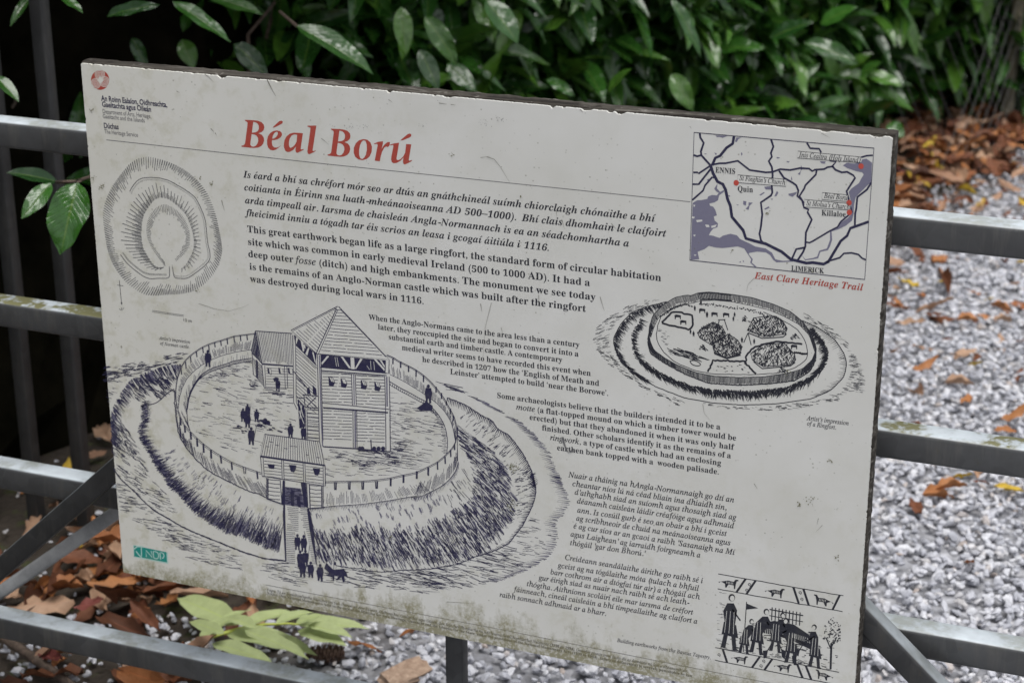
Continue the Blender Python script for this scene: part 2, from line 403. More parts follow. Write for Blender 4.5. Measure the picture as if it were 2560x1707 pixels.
# ------------------------------------------------------------------ shapes shared by many pieces
def leaf_template(rows=8, cols=4, wid=0.36, fold=0.25, curl=0.25, twist=0.0, wave=0.0, tip=1.0, seed=0):
    """unit-length leaf along +Y, upper face +Z"""
    rr = random.Random(seed); V = []; UV = []
    ph = rr.uniform(0, 6)
    for i in range(rows + 1):
        v = i / rows
        w = wid * 0.5 * (math.sin(math.pi * min(1, v ** 0.85)) ** 0.75) * (1 - 0.12 * v) if 0 < v < 1 else 0.004
        if v > 0.9: w *= 0.8
        ang = -curl * v * v * 1.6
        y = v - 0.12 * curl * v ** 3; z = -curl * 0.55 * v * v
        for j in range(cols + 1):
            u = j / cols; x = (u - 0.5) * 2 * w
            zz = z + abs(x) * fold + wave * 0.03 * math.sin(ph + v * 14 + (j - 2)) * (abs(u - 0.5) * 2)
            tw = twist * v
            V.append((x * math.cos(tw) - (zz - z) * math.sin(tw), y, z + x * math.sin(tw) + (zz - z) * math.cos(tw))); UV.append((u, v))
    if wave > 1.2 or wid >= 0.34 and rows == 7 and seed >= 20: V = [(x + rr.gauss(0, .010), y + rr.gauss(0, .012), z + rr.gauss(0, .022)) for x, y, z in V]
    F = []
    for i in range(rows):
        for j in range(cols):
            a = i * (cols + 1) + j
            F.append((a, a + 1, a + cols + 2, a + cols + 1))
    return np.array(V), np.array(F), np.array(UV)
LEAFT = [leaf_template(7, 4, w, f, c, tw, wv, seed=i) for i, (w, f, c, tw, wv) in enumerate(
    [(0.33, 0.40, 0.25, 0.1, 0.3), (0.29, 0.60, 0.40, -0.25, 0.5), (0.35, 0.22, 0.15, 0.2, 0.5), (0.27, 0.45, 0.65, 0.0, 0.4), (0.36, 0.35, 0.35, -0.4, 0.9)])]
LEAFH = [leaf_template(14, 6, w, f, c, tw, wv, seed=i) for i, (w, f, c, tw, wv) in enumerate(
    [(0.33, 0.40, 0.25, 0.1, 0.3), (0.29, 0.60, 0.40, -0.25, 0.5), (0.35, 0.22, 0.15, 0.2, 0.5), (0.27, 0.45, 0.65, 0.0, 0.4), (0.36, 0.35, 0.35, -0.4, 0.9)])]
DEADT = [leaf_template(7, 4, w, f, c, tw, wv, seed=20 + i) for i, (w, f, c, tw, wv) in enumerate(
    [(0.34, 0.9, -0.5, 0.5, 1.0), (0.36, 0.4, 0.6, -0.8, 1.6), (0.40, 1.4, 0.2, 0.3, 0.8), (0.30, -0.6, 0.7, 0.9, 1.4), (0.42, 0.3, -0.3, -0.3, 2.0)])]
def frame_from(dirv, upv):
    d = np.asarray(dirv, float); d /= np.linalg.norm(d)
    s = np.cross(d, upv); n = np.linalg.norm(s)
    s = s / n if n > 1e-6 else np.array([1.0, 0, 0])
    u = np.cross(s, d)
    return np.stack([s, d, u], axis=1)            # columns: x side, y along, z face up
def join_instances(name, templates, inst, mats, smooth=True, mi=None):
    """inst: list of (template index, 3x3 rotation*scale, position)"""
    VV = []; FF = []; UU = []; MM = []; off = 0
    for q, (k, M, p) in enumerate(inst):
        V, F, U = templates[k]
        VV.append(V @ M.T + p); FF.append(F + off); UU.append(U); off += len(V)
        if mi is not None: MM.append(np.full(len(F), mi[q]))
    return mesh_np(name, np.concatenate(VV), np.concatenate(FF), mats, np.concatenate(UU), smooth, np.concatenate(MM) if mi is not None else None)
def to_m4(M, p):
    m = Matrix([list(M[0]), list(M[1]), list(M[2])]).to_4x4(); m.translation = Vector(p); return m

# ------------------------------------------------------------------ ground
EDGE = lambda y: -0.10 + 0.17 * y                    # where the litter under the hedge gives way to gravel
def ground_h(x, y):
    return 0.0
gx = np.concatenate([np.linspace(-40, -3, 12), np.linspace(-2.6, 3.4, 61), np.linspace(4, 40, 12)])
gy = np.concatenate([np.linspace(-30, -2, 10), np.linspace(-1.6, 8, 81), np.linspace(9, 60, 14)])
GX, GY = np.meshgrid(gx, gy)
GZ = 0.006 * np.sin(GX * 5.1 + 1) * np.sin(GY * 4.3) - 0.008
V = np.stack([GX, GY, GZ], -1).reshape(-1, 3); nx = len(gx)
F = np.array([(j * nx + i, j * nx + i + 1, (j + 1) * nx + i + 1, (j + 1) * nx + i) for j in range(len(gy) - 1) for i in range(nx - 1)])
ground = link('ground', mesh_np('ground', V, F, GROUND, smooth=True)); tag(ground, kind='structure')

# gravel: crushed stones lying on the path
def rock_template(seed):
    r = random.Random(seed)
    t = (1 + 5 ** 0.5) / 2
    vs = [(-1, t, 0), (1, t, 0), (-1, -t, 0), (1, -t, 0), (0, -1, t), (0, 1, t), (0, -1, -t), (0, 1, -t), (t, 0, -1), (t, 0, 1), (-t, 0, -1), (-t, 0, 1)]
    fs = [(0, 11, 5), (0, 5, 1), (0, 1, 7), (0, 7, 10), (0, 10, 11), (1, 5, 9), (5, 11, 4), (11, 10, 2), (10, 7, 6), (7, 1, 8), (3, 9, 4), (3, 4, 2), (3, 2, 6), (3, 6, 8), (3, 8, 9), (4, 9, 5), (2, 4, 11), (6, 2, 10), (8, 6, 7), (9, 8, 1)]
    V = np.array([np.array(v) / 1.9 * r.uniform(0.62, 1.12) for v in vs])
    # cut by a few planes for a broken, angular look
    for _ in range(4):
        n = np.array([r.gauss(0, 1) for _ in range(3)]); n /= np.linalg.norm(n); d = r.uniform(0.45, 0.7)
        k = V @ n - d; V = V - np.outer(np.maximum(k, 0), n)
    V = V * np.array([1.0, r.uniform(0.55, 0.9), r.uniform(0.35, 0.65)])
    return V * 0.5, np.array(fs), np.zeros((12, 2))
ROCKT = [rock_template(i) for i in range(10)]
stones = []
def add_stones(n, x0, x1, y0, y1, cond, smin=0.010, smax=0.024):
    for _ in range(n):
        y = random.uniform(y0, y1); x = random.uniform(x0, x1)
        if not cond(x, y): continue
        s = random.triangular(smin, smax, smin * 1.4)
        a, b, c = random.uniform(0, 6.28), random.gauss(0, 0.45), random.gauss(0, 0.45)
        M = np.array((Matrix.Rotation(a, 3, 'Z') @ Matrix.Rotation(b, 3, 'X') @ Matrix.Rotation(c, 3, 'Y'))) * s
        stones.append((random.randrange(10), M, np.array([x, y, random.uniform(-0.002, 0.014)])))
soft = lambda x, y, k=0.16: random.random() < 1 / (1 + math.exp(-(x - EDGE(y) - 0.10 - 0.07 * math.sin(y * 5)) / (k * 0.35)))
add_stones(26000, -0.1, 1.5, 0.1, 3.2, soft, 0.013, 0.035)
add_stones(18000, 0.2, 2.0, 3.2, 7.0, soft, 0.014, 0.034)
add_stones(1800, -0.8, 0.5, 0.1, 3.0, lambda x, y: x < EDGE(y) + 0.2, 0.008, 0.022)
add_stones(1100, -0.6, 0.2, -0.1, 0.5, lambda x, y: y < 0.36 + 0.45 * (x + .45), 0.009, 0.034)
add_stones(5500, 1.5, 2.3, 0.1, 3.2, lambda x, y: True, 0.015, 0.036)
add_stones(1500, -0.2, 2.2, -0.8, 0.1, lambda x, y: True, 0.012, 0.026)
def vis(p, m=0):
    c = ROT.T @ (np.asarray(p) - CAM)
    if c[2] <= 0.1: return None
    x, y = CX + FPX * c[0] / c[2], CY + FPX * c[1] / c[2]
    return (x, y, c[2]) if -m < x < 2560 + m and -m < y < 1707 + m else None
def in_board(x, y): return 200 < x < 2240 and 150 + 0.09 * (x - 200) < y < 1432 + 0.198 * (x - 307)
def showing(p):
    v = vis(p)
    return v is not None and not in_board(v[0], v[1])
rank = sorted(range(len(stones)), key=lambda i: -(np.linalg.norm(stones[i][1][:, 0]) / (vis(stones[i][2]) or (0, 0, 99))[2] if showing(stones[i][2]) else 0))
top = set(rank[:300])
stone_me = [mesh_np('stone', *ROCKT[k][:2], STONE) for k in range(10)]
path = empty('gravel_path', (0, 0, 0), kind='structure')
for i in rank[:300]:
    k, M, p = stones[i]; o = link('stone', stone_me[k], path); o.matrix_local = to_m4(M, p)
rest = [s for i, s in enumerate(stones) if i not in top]
o = link('stone', join_instances('stones', ROCKT, rest, STONE, smooth=False), path); tag(o, kind='stuff')

# ------------------------------------------------------------------ railing with four square rails
SIGNY = 0.030
RF, RB = 0.064, 0.100                                  # front and back of the rails
railing = empty('metal_railing', (0.5, 0.082, 0), label='galvanised railing of four square horizontal rails right behind the sign', cat='railing')
def rel(o): o.matrix_parent_inverse = o.parent.matrix_world.inverted(); return o
bpy.context.view_layer.update()
for k, (px, py) in enumerate([(0, 283), (0, 729), (0, 1134), (0, 1507)]):
    zt = float(on_y(px, py, RB)[2]) - 0.001
    rel(bevel_bar('rail', (-1.25, (RF + RB) / 2, zt - 0.018), (2.3, (RF + RB) / 2, zt - 0.018), 0.036, 0.036, GALV_MOSS if k == 1 else GALV, 0.005, parent=railing))
for x in (-1.25, 2.3):
    rel(bevel_bar('post', (x, 0.082, -0.05), (x, 0.082, 1.06), 0.05, 0.05, GALV, 0.005, up=(0, 1, 0), parent=railing))
def brace(p_a, p_b, Y, ext0, ext1, w, h, mat):
    a = Vector(on_y(*p_a, Y)); b = Vector(on_y(*p_b, Y)); d = (b - a).normalized()
    a2 = a - d * ext0; b2 = b + d * ext1
    o = rel(bevel_bar('brace', a2, b2, w, h, mat, 0.0045, up=(0, -d.z, d.x) if False else (-d.z, 0, d.x), parent=railing)); return o
brace((0, 1422), (286, 1176), 0.034, 0.42, 0.32, 0.027, 0.028, GALV_DARK)
brace((2165, 1541.5), (2324, 1707), 0.034, 0.22, 0.22, 0.027, 0.029, GALV_DARK)
brace((0, 1480), (291, 1280), 0.128, 0.30, 0.30, 0.030, 0.020, ZINC)

# upright bars behind, at the foot of the hedge
bars = empty('bar_fence', (-0.6, 0.66, 0), label='dim upright bars of a steel fence between the rails and the dark hedge', cat='fence')
bpy.context.view_layer.update()
for i in range(6):
    x = -1.06 + i * 0.107
    rel(bevel_bar('bar', (x, 0.66, -0.03), (x, 0.66, 1.55), 0.025, 0.025, GALV_SHADED, 0.003, up=(0, 1, 0), parent=bars))
rel(bevel_bar('top_rail', (-1.12, 0.66, 1.57), (-0.49, 0.66, 1.57), 0.04, 0.04, GALV_SHADED, 0.004, parent=bars))

# ------------------------------------------------------------------ laurel hedge
HX = lambda y: -0.95 + 0.29 * y                        # foot line of the hedge face
HN = np.array([1.0, -0.29, 0.0]) / math.hypot(1, 0.29)
hedge = empty('laurel_hedge', (-0.6, 2.2, 0), label='glossy dark green laurel hedge running back behind the sign', cat='hedge')
bpy.context.view_layer.update()
hleaves = []
def hollow(y, z):                                      # how far the face is set back (the bare hollow at the near end)
    t = 1 / (1 + math.exp((y - 1.55) / 0.16)); u = 1 / (1 + math.exp((z - 1.25) / 0.1))
    return 0.42 * t * u
def cluster(base, out, n, size, spread=1.0, droop=0.25):
    out = out / np.linalg.norm(out)
    for i in range(n):
        a = i * 2.4 + random.uniform(-0.4, 0.4)
        s = np.cross(out, [0, 0, 1.0]); s /= np.linalg.norm(s); u = np.cross(s, out)
        rad = s * math.cos(a) + u * math.sin(a)
        d = out * random.uniform(0.35, 0.95) + rad * spread * random.uniform(0.6, 1.0) + np.array([0, 0, -droop * random.uniform(0.1, 1.0)])
        d /= np.linalg.norm(d)
        up = out * 0.6 + np.array([0, 0, 1.0]) * 0.9 + rng.normal(0, 0.30, 3)
        L = size * random.uniform(0.75, 1.2)
        hleaves.append((random.randrange(5), frame_from(d, up) * L, base + out * (i * 0.012)))
for layer, (cnt, dep, zz) in enumerate([(2300, 0.0, 1.35), (1300, 0.13, 1.5), (500, 0.30, 1.6)]):
    for _ in range(cnt):
        y = 0.3 + 6.9 * random.random() ** 0.8; z = random.uniform(0.04, zz)
        if z < 0.16 and random.random() < 0.6: continue
        h = hollow(y, z)
        if h > 0.15 and random.random() < 0.975: continue
        back = dep + h + random.gauss(0, 0.045) + 0.07 * math.sin(y * 4.3) * math.sin(z * 7 + y) - 0.10 * (z - 0.3)
        x = HX(y) - back + min(0.55, max(0, 0.42 * (y - 4.0)))
        base = np.array([x, y, z])
        out = HN + rng.normal(0, 0.35, 3) + np.array([0, 0, 0.25])
        cluster(base, out, random.randint(4, 7), random.uniform(0.12, 0.165))
for _ in range(1300):                                  # upper part, out of the picture, that shades the foot
    y = random.uniform(-0.8, 7.5); z = random.uniform(1.4, 2.3)
    base = np.array([HX(y) - random.uniform(-0.05, 0.5) + (random.uniform(-0.6, 0.85) if 0.42 < y < 2.0 and random.random() < 0.8 else 0.1), y, z])
    cluster(base, HN + rng.normal(0, 0.4, 3) + np.array([0, 0, 0.4]), 5, 0.17)
# single leaves one can pick out, where the picture shows them: (base, tip, width, distance)
HERO = [((740, 65), (945, 168), 66, 3.25), ((432, 4), (582, 98), 44, 3.2), ((268, 42), (394, -4), 30, 3.2), ((-14, 190), (50, 248), 36, 3.0),
        ((150, -12), (208, 28), 26, 3.1), ((585, 110), (678, 188), 50, 3.6), ((1050, 125), (1098, 224), 46, 3.7), ((1003, 18), (1014, 138), 46, 3.8),
        ((1062, 42), (1152, 156), 48, 3.75), ((1215, 2), (1303, 103), 68, 3.7), ((1118, 158), (1192, 228), 46, 3.9), ((1365, 200), (1440, 230), 28, 4.1),
        ((1520, 232), (1570, 165), 46, 4.1), ((1680, -4), (1760, 142), 34, 4.2), ((1678, 186), (1738, 272), 46, 4.3), ((1925, 96), (2030, 46), 44, 4.5),
        ((2050, 60), (2140, 12), 44, 4.6), ((2010, 108), (2155, 142), 46, 4.7), ((2150, 190), (2200, 150), 34, 5.0), ((2168, 184), (2257, 211), 40, 5.0),
        ((2220, 310), (2262, 338), 38, 5.4), ((143, 455), (20, 420), 42, 3.1), ((128, 458), (51, 543), 46, 2.95), ((194, 456), (146, 636), 92, 2.9),
        ((80, -10), (20, 60), 24, 3.3), ((520, -10), (660, 30), 40, 3.4), ((330, 95), (370, 170), 30, 3.9), ((455, 100), (485, 170), 46, 3.9)]
def hero_leaf(b, t, w, d, k=2):
    B = at_d(*b, d); T = at_d(*t, d - 0.03); L = np.linalg.norm(T - B)
    view = CAM - B; view /= np.linalg.norm(view)
    M = frame_from(T - B, view * 0.75 + np.array([0, 0, 0.85]) + rng.normal(0, 0.12, 3)) * L
    wr = (w / FPX * d) / L / 0.33
    M[:, 0] *= wr / 0.95
    return (k, M, B)
heroes = [hero_leaf(*h, k=[0, 2, 4][i % 3]) for i, h in enumerate(HERO)]
leaf_me = [mesh_np('leaf', *LEAFH[k][:2], LAUREL, LEAFH[k][2], True) for k in range(5)]
hp = np.array(hedge.location)
rank = sorted(range(len(hleaves)), key=lambda i: -(np.linalg.norm(hleaves[i][1][:, 1]) / (vis(hleaves[i][2]) or (0, 0, 99))[2] if showing(hleaves[i][2]) else 0))
front = [i for i in rank[:2600] if HX(hleaves[i][2][1]) - hleaves[i][2][0] < 0.14][:300 - len(heroes)]
top = set(front)
for (k, M, p) in heroes + [hleaves[i] for i in front]:
    o = link('leaf', leaf_me[k], hedge); o.matrix_local = to_m4(M, p - hp)
o = link('leaf', join_instances('foliage', LEAFT, [(k, M, p - hp) for i, (k, M, p) in enumerate(hleaves) if i not in top], LAUREL), hedge); tag(o, kind='stuff')
# near-black sheet behind the leaves, standing in for the hedge's deep shade
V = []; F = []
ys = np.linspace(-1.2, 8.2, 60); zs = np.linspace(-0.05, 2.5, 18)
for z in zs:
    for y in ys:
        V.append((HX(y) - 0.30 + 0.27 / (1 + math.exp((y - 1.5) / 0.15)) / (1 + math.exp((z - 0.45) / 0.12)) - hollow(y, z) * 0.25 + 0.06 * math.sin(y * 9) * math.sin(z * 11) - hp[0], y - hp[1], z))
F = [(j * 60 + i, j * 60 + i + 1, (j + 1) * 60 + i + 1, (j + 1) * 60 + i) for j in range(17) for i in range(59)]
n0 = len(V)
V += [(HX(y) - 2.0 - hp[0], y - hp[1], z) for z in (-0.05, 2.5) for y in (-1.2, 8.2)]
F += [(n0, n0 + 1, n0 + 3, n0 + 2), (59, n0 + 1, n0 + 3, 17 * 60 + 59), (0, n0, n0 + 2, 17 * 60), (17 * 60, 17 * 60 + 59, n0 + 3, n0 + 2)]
link('inner_shade', mesh_py('inner_shade', V, F, CORE), hedge)
V = []; F = []
def add_tube(path, r, n=5):
    v, f = tube(path, r, n); o_ = len(V); V.extend(v); F.extend([tuple(i + o_ for i in q) for q in f])
for _ in range(60):
    y = random.uniform(0.2, 7); z0 = random.uniform(0, 0.4); x = HX(y) - 0.35 - hollow(y, 0.3)
    p = np.array([x, y, z0]); path_ = [p]
    for q in range(4):
        p = p + np.array([random.uniform(0.0, 0.12), random.uniform(-0.1, 0.1), random.uniform(0.08, 0.25)]); path_.append(p)
    V, F = tube([q - hp for q in path_], [0.009, 0.007, 0.006, 0.004, 0.003], 5)
    link('branch', mesh_py('branch', V, F, BARK, True), hedge)
V = []; F = []
add_tube([at_d(300, 425, 3.05) - hp, at_d(240, 438, 3.0) - hp, at_d(190, 454, 2.93) - hp, at_d(140, 456, 3.05) - hp], 0.0028)
link('twig', mesh_py('twig', V, F, BARK, True), hedge); V = []; F = []
add_tube([at_d(700, 30, 3.4) - hp, at_d(742, 66, 3.25) - hp], 0.003)
link('twig', mesh_py('twig', V, F, BARK, True), hedge)

# ------------------------------------------------------------------ wire fence at the far end
fence = empty('wire_fence', (0.75, 5.2, 0), label='sagging wire mesh fence with a round wooden post past the hedge', cat='fence')
bpy.context.view_layer.update()
fp = np.array(fence.location)
pb = on_z(2512, 318, 0); pt = pb + np.array([0.02, 0.0, 1.3])
for q in (0, 1, 2):
    b = pb + np.array([0.27, 1.9, 0]) * q - (np.array([-0.0, 0, 0]))
    v, f = tube([b - fp, b + np.array([0.01, 0, 0.6]) - fp, b + np.array([0.0, 0.02, 1.35]) - fp], [0.022, 0.019, 0.019], 10)
    link('post', mesh_py('post', v, f, POSTW, True), fence)
V = []; F = []
A = pb - np.array([0.10, 0.75, 0]); dvec = np.array([0.27, 1.9, 0]); 
for i in range(0, 60):
    a = A + dvec * i * 0.05
    for s in (1, -1):
        e = a + s * dvec / 1.92 * 0.55
        sag = 0.02 * math.sin(i * 0.3)
        add_tube([a + np.array([sag, 0, 0.0]) - fp, (a + e) / 2 + np.array([sag, 0, 0.20 + sag]) - fp, e + np.array([sag, 0, 0.45]) - fp], 0.0008, 3)
link('wire_mesh', mesh_py('wire_mesh', V, F, WIRE), fence)
# rough undergrowth beyond it
ug = []
for _ in range(3200):
    y = random.uniform(4.25, 8.5); x = random.uniform(0.35, 2.2)
    if x > 0.40 + 0.95 * (y - 4.2) or x < HX(y) - 0.3: continue
    d = rng.normal(0, 1, 3); d[2] = abs(d[2]) * 0.4
    ug.append((random.randrange(5), frame_from(d, [0, 0.2, 1]) * random.uniform(0.05, 0.11), np.array([x, y, random.uniform(0.0, 0.40) * min(1, (0.40 + 0.95 * (y - 4.2) - x) * 3)])))
UGM = leaf_mat('undergrowth_leaf', [(0.010, 0.016, 0.009), (0.022, 0.032, 0.016), (0.035, 0.032, 0.024)], rough=(0.5, 0.7))
tag(link('undergrowth', join_instances('undergrowth', LEAFT, ug, UGM)), 'low dull green undergrowth behind the wire fence at upper right', 'undergrowth', kind='stuff')

# ------------------------------------------------------------------ fallen leaves
dl = []
def drop(x, y, z=None, size=None, m=None):
    q_ = vis((x, y, 0), 100)
    if q_ and 690 < q_[0] < 1130 and q_[1] > 1500 and random.random() < 0.85: return
    if q_ and 400 < q_[0] < 930 and q_[1] > 1490 and random.random() < 0.6: return
    a = random.uniform(0, 6.28)
    d = np.array([math.cos(a), math.sin(a), random.gauss(0, 0.16)])
    up = np.array([random.gauss(0, 0.35), random.gauss(0, 0.35), 1.0 if random.random() < 0.7 else -1.0])
    L = size or random.triangular(0.05, 0.125, 0.09)
    if m is None: m = random.choices([0, 1, 2, 3, 4], [38, 30, 28, 2, 2])[0]
    dl.append((random.randrange(5), frame_from(d, up) * L, np.array([x, y, (0.012 + random.uniform(0, 0.03)) if z is None else z]), m))
for _ in range(1500):
    y = random.uniform(-0.3, 7.5); x = EDGE(y) + 0.12 - abs(random.gauss(0, 0.33)) + random.gauss(0, 0.06)
    if x < HX(y) - 0.35: continue
    if y < 0.34 + 0.45 * (x + .45) and random.random() < 0.85: continue
    drop(x, y)
for _ in range(620):
    y = random.uniform(0.2, 1.7); x = EDGE(y) + 0.05 - abs(random.gauss(0, 0.36))
    if x > HX(y) - 0.3 and (y > 0.36 + 0.45 * (x + .45) or random.random() < 0.12): drop(x, y)
for _ in range(1100):
    y = random.uniform(2.6, 6.5); x = random.uniform(HX(y) - 0.15, EDGE(y) + 0.05 + 0.10 * max(0, (y - 3.2)))
    drop(x, y)
for _ in range(480):
    y = random.triangular(0.3, 6.5, 3.4); x = EDGE(y) + random.expovariate(2.6)
    if x > 2: continue
    drop(x, y, 0.02, random.uniform(0.025, 0.075), random.choices([0, 1, 2, 4], [30, 35, 25, 10])[0])
def ground_leaf(b, t, w, m, lab=None, z=0.022, k=0):
    B = on_z(*b, z); T = on_z(*t, z + 0.01); L = np.linalg.norm(T - B)
    M = frame_from(T - B, np.array([random.gauss(0, 0.15), -0.1, 1.0])) * L
    c = ROT.T @ (B - CAM); M[:, 0] *= (w / FPX * c[2]) / L / 0.33
    return (k, M, B, m, lab)
SPECIAL = [
    ground_leaf((2350, 690), (2372, 725), 26, 0, 'upright reddish brown dead leaf on grey gravel under the top rail at right', 0.03, 2),
    ground_leaf((2290, 780), (2380, 768), 14, 2, 'long narrow tan dead leaf lying on gravel between the top two rails', k=0),
    ground_leaf((2390, 800), (2450, 796), 26, 1, 'broad orange brown dead leaf on gravel between the top two rails', k=2),
    ground_leaf((2240, 806), (2315, 812), 16, 2, 'pale tan dead leaf beside the sign edge on gravel', k=4),
    ground_leaf((2340, 1225), (2420, 1205), 28, 1, 'crumpled orange dead leaf under a yellow leaf on gravel', k=2),
    ground_leaf((2382, 1192), (2432, 1200), 14, 4, 'small bright yellow leaf on an orange one on gravel', 0.045, 0),
    ground_leaf((2428, 1200), (2476, 1192), 14, 0, 'dark red brown rolled leaf right of the yellow leaf on gravel', k=3),
    ground_leaf((2420, 912), (2458, 918), 12, 4, 'small yellow leaf on gravel above the second rail at right', k=0),
    ground_leaf((2485, 1076), (2545, 1062), 20, 1, 'orange brown leaf on gravel touching the second rail at far right', k=1),
    ground_leaf((2155, 510), (2232, 520), 26, 1, 'light orange dead leaf just above the top rail right of the sign', k=1),
    ground_leaf((325, 1545), (372, 1480), 42, 1, 'large curled orange dead leaf below the lower left corner of the sign', 0.04, 3),
    ground_leaf((240, 1545), (395, 1565), 36, 0, 'long brown dead leaf on the litter above the lowest rail', 0.03, 1),
    ground_leaf((120, 1470), (212, 1458), 44, 1, 'broad tan brown dead leaf on the litter under the diagonal brace', 0.035, 2),
    ground_leaf((150, 1400), (260, 1372), 46, 0, 'broad brown dead leaf beside the left edge of the sign', 0.035, 1),
    ground_leaf((265, 1370), (300, 1388), 34, 2, 'pale pink tan leaf touching the left edge of the sign near its foot', 0.05, 2),
    ground_leaf((185, 1520), (260, 1505), 30, 3, 'dull red dead leaf on the litter above the lowest rail', 0.03, 4),
    ground_leaf((865, 1598), (955, 1598), 24, 1, 'orange brown dead leaf between the green sprig and the sign post', 0.03, 3),
    ground_leaf((1000, 1590), (1070, 1570), 12, 1, 'thin orange dead leaf on gravel left of the sign post', 0.03, 0),
    ground_leaf((95, 1630), (160, 1660), 30, 3, 'crimson dead leaf below the lowest rail at left', 0.03, 4),
    ground_leaf((130, 1668), (168, 1640), 26, 1, 'small orange leaf below the lowest rail at left', 0.03, 2),
    ground_leaf((262, 1632), (320, 1650), 14, 1, 'orange leaf sliver just below the lowest rail', 0.02, 0),
    ground_leaf((0, 1700), (110, 1712), 26, 0, 'brown dead leaf in the bottom left corner of the picture', 0.03, 1),
]
CN = ['brown', 'orange', 'tan', 'dull red', 'yellow']
dead_me = {}
def dead_obj(k, M, p, m, lab=None, grp='dead leaves fallen on the ground'):
    if (k, m) not in dead_me: dead_me[(k, m)] = mesh_np('dead_leaf', *DEADT[k][:2], DEADS[m], DEADT[k][2], True)
    o = link('dead_leaf', dead_me[(k, m)]); o.matrix_world = to_m4(M, p)
    if lab is None:
        v = vis(p, 4000) or (0, 0, 0)
        x_, y_ = v[0], v[1]
        if x_ < 320: side = ('in litter behind the braces' if y_ < 1400 else 'in litter between braces and lowest rail' if y_ < 1540 + .2 * x_ else 'below the lowest rail at left')
        elif x_ < 2130: side = ('beside the pale sprig' if x_ < 700 else 'between sprig and sign post' if x_ < 1110 else 'right of the sign post')
        elif y_ < 540: side = ('at the far hedge foot' if x_ < 2350 and y_ < 420 else 'in upper right corner' if y_ < 400 else 'above the right top rail')
        else: side = ('on gravel between top two rails' if y_ < 1060 else 'on gravel under second right rail' if y_ < 1530 else 'on gravel under third right rail')
        form = ['cupped', 'twisted', 'folded', 'rolled', 'flat'][k]; L_ = float(np.linalg.norm(M[:, 1])); dn = M[1, 1] / L_
        size_ = 'small' if L_ < 0.075 else 'broad' if L_ > 0.10 else 'middling'
        ori = 'pointing away' if dn > 0.7 else 'pointing nearer' if dn < -0.7 else ('pointing right' if M[0, 1] > 0 else 'pointing left')
        lab = '%s %s %s dead leaf %s %s' % (size_, form, CN[m], ori, side)
    tag(o, lab, 'leaf', grp)
for s in SPECIAL: dead_obj(*s)
rank = sorted(range(len(dl)), key=lambda i: -(np.linalg.norm(dl[i][1][:, 1]) / (vis(dl[i][2]) or (0, 0, 99))[2] if showing(dl[i][2]) else 0))
top = set(rank[:300 - len(SPECIAL)])
for i in rank[:300 - len(SPECIAL)]: dead_obj(*dl[i])
rl = [d for i, d in enumerate(dl) if i not in top]
o = link('leaf_litter', join_instances('leaf_litter', DEADT, [d[:3] for d in rl], DEADS, mi=[d[3] for d in rl]))
tag(o, 'mixed brown and orange leaf litter under the hedge and on the gravel', 'leaf litter', kind='stuff')

# ------------------------------------------------------------------ cut laurel sprig lying pale side up
sb = on_z(478, 1606, 0.03)
sprig = empty('laurel_sprig', sb, label='pale green cut laurel sprig lying on the ground below the sign', cat='sprig')
bpy.context.view_layer.update()
V = []; F = []
sp = [(478, 1606), (540, 1588), (600, 1570), (660, 1560), (720, 1558), (770, 1562)]
add_tube([on_z(*q, 0.055 + 0.003 * i) - sb for i, q in enumerate(sp)], [0.0032, 0.003, 0.0028, 0.0025, 0.002, 0.0015], 6)
link('stem', mesh_py('stem', V, F, STEM, True), sprig)
lime_me = [mesh_np('leaf', *LEAFH[k][:2], LIME, LEAFH[k][2], True) for k in range(5)]
for i, (b, t, w) in enumerate([((592, 1560), (436, 1478), 50), ((566, 1585), (795, 1612), 50), ((498, 1594), (628, 1506), 34), ((606, 1566), (742, 1510), 34),
                  ((530, 1606), (686, 1648), 36), ((745, 1562), (925, 1552), 34), ((745, 1574), (866, 1603), 36), ((640, 1568), (560, 1530), 26), ((612, 1574), (770, 1632), 34), ((770, 1562), (880, 1580), 28), ((560, 1582), (470, 1545), 26), ((690, 1558), (785, 1516), 28), ((740, 1556), (812, 1530), 22)]):
    z0 = 0.052 + 0.004 * i
    B = on_z(*b, z0); T = on_z(*t, z0 + 0.006); L = np.linalg.norm(T - B); c = ROT.T @ (B - CAM)
    M = frame_from(T - B, np.array([0.0, -0.25, 1.0])) * L
    M[:, 0] *= (w / FPX * c[2]) / L / 0.36 * 1.55
    o = link('leaf', lime_me[[2, 0, 2, 0][i % 4]], sprig); o.matrix_local = to_m4(M, B - sb)

# ------------------------------------------------------------------ stick, wood offcut, pine cone, twigs
pts = [on_z(-40, 1560, 0.03), on_z(30, 1608, 0.03), on_z(90, 1648, 0.028), on_z(150, 1690, 0.026), on_z(215, 1740, 0.02)]
v, f = tube(pts, [0.008, 0.0075, 0.0085, 0.007, 0.006], 8)
tag(link('fallen_stick', mesh_py('fallen_stick', v, f, BARK, True)), 'dark fallen stick lying in the bottom left corner below the lowest rail', 'stick')
import bmesh
def chunk(name, c, ax, sz, mat, seed):
    bm = bmesh.new(); bmesh.ops.create_cube(bm, size=1)
    bmesh.ops.subdivide_edges(bm, edges=bm.edges[:], cuts=3, use_grid_fill=True)
    r = random.Random(seed)
    for vv in bm.verts: vv.co += Vector((r.gauss(0, .045), r.gauss(0, .03), r.gauss(0, .07)))
    bmesh.ops.bevel(bm, geom=[e for e in bm.edges if e.calc_face_angle(0) > 1.0], offset=0.02, segments=1)
    me = bpy.data.meshes.new(name); bm.to_mesh(me); bm.free(); me.materials.append(mat)
    o = link(name, me); o.matrix_world = to_m4(frame_from(ax, [0.1, -0.15, 1]) @ np.diag(sz), c); return o
c0 = on_z(1015, 1685, 0.014)
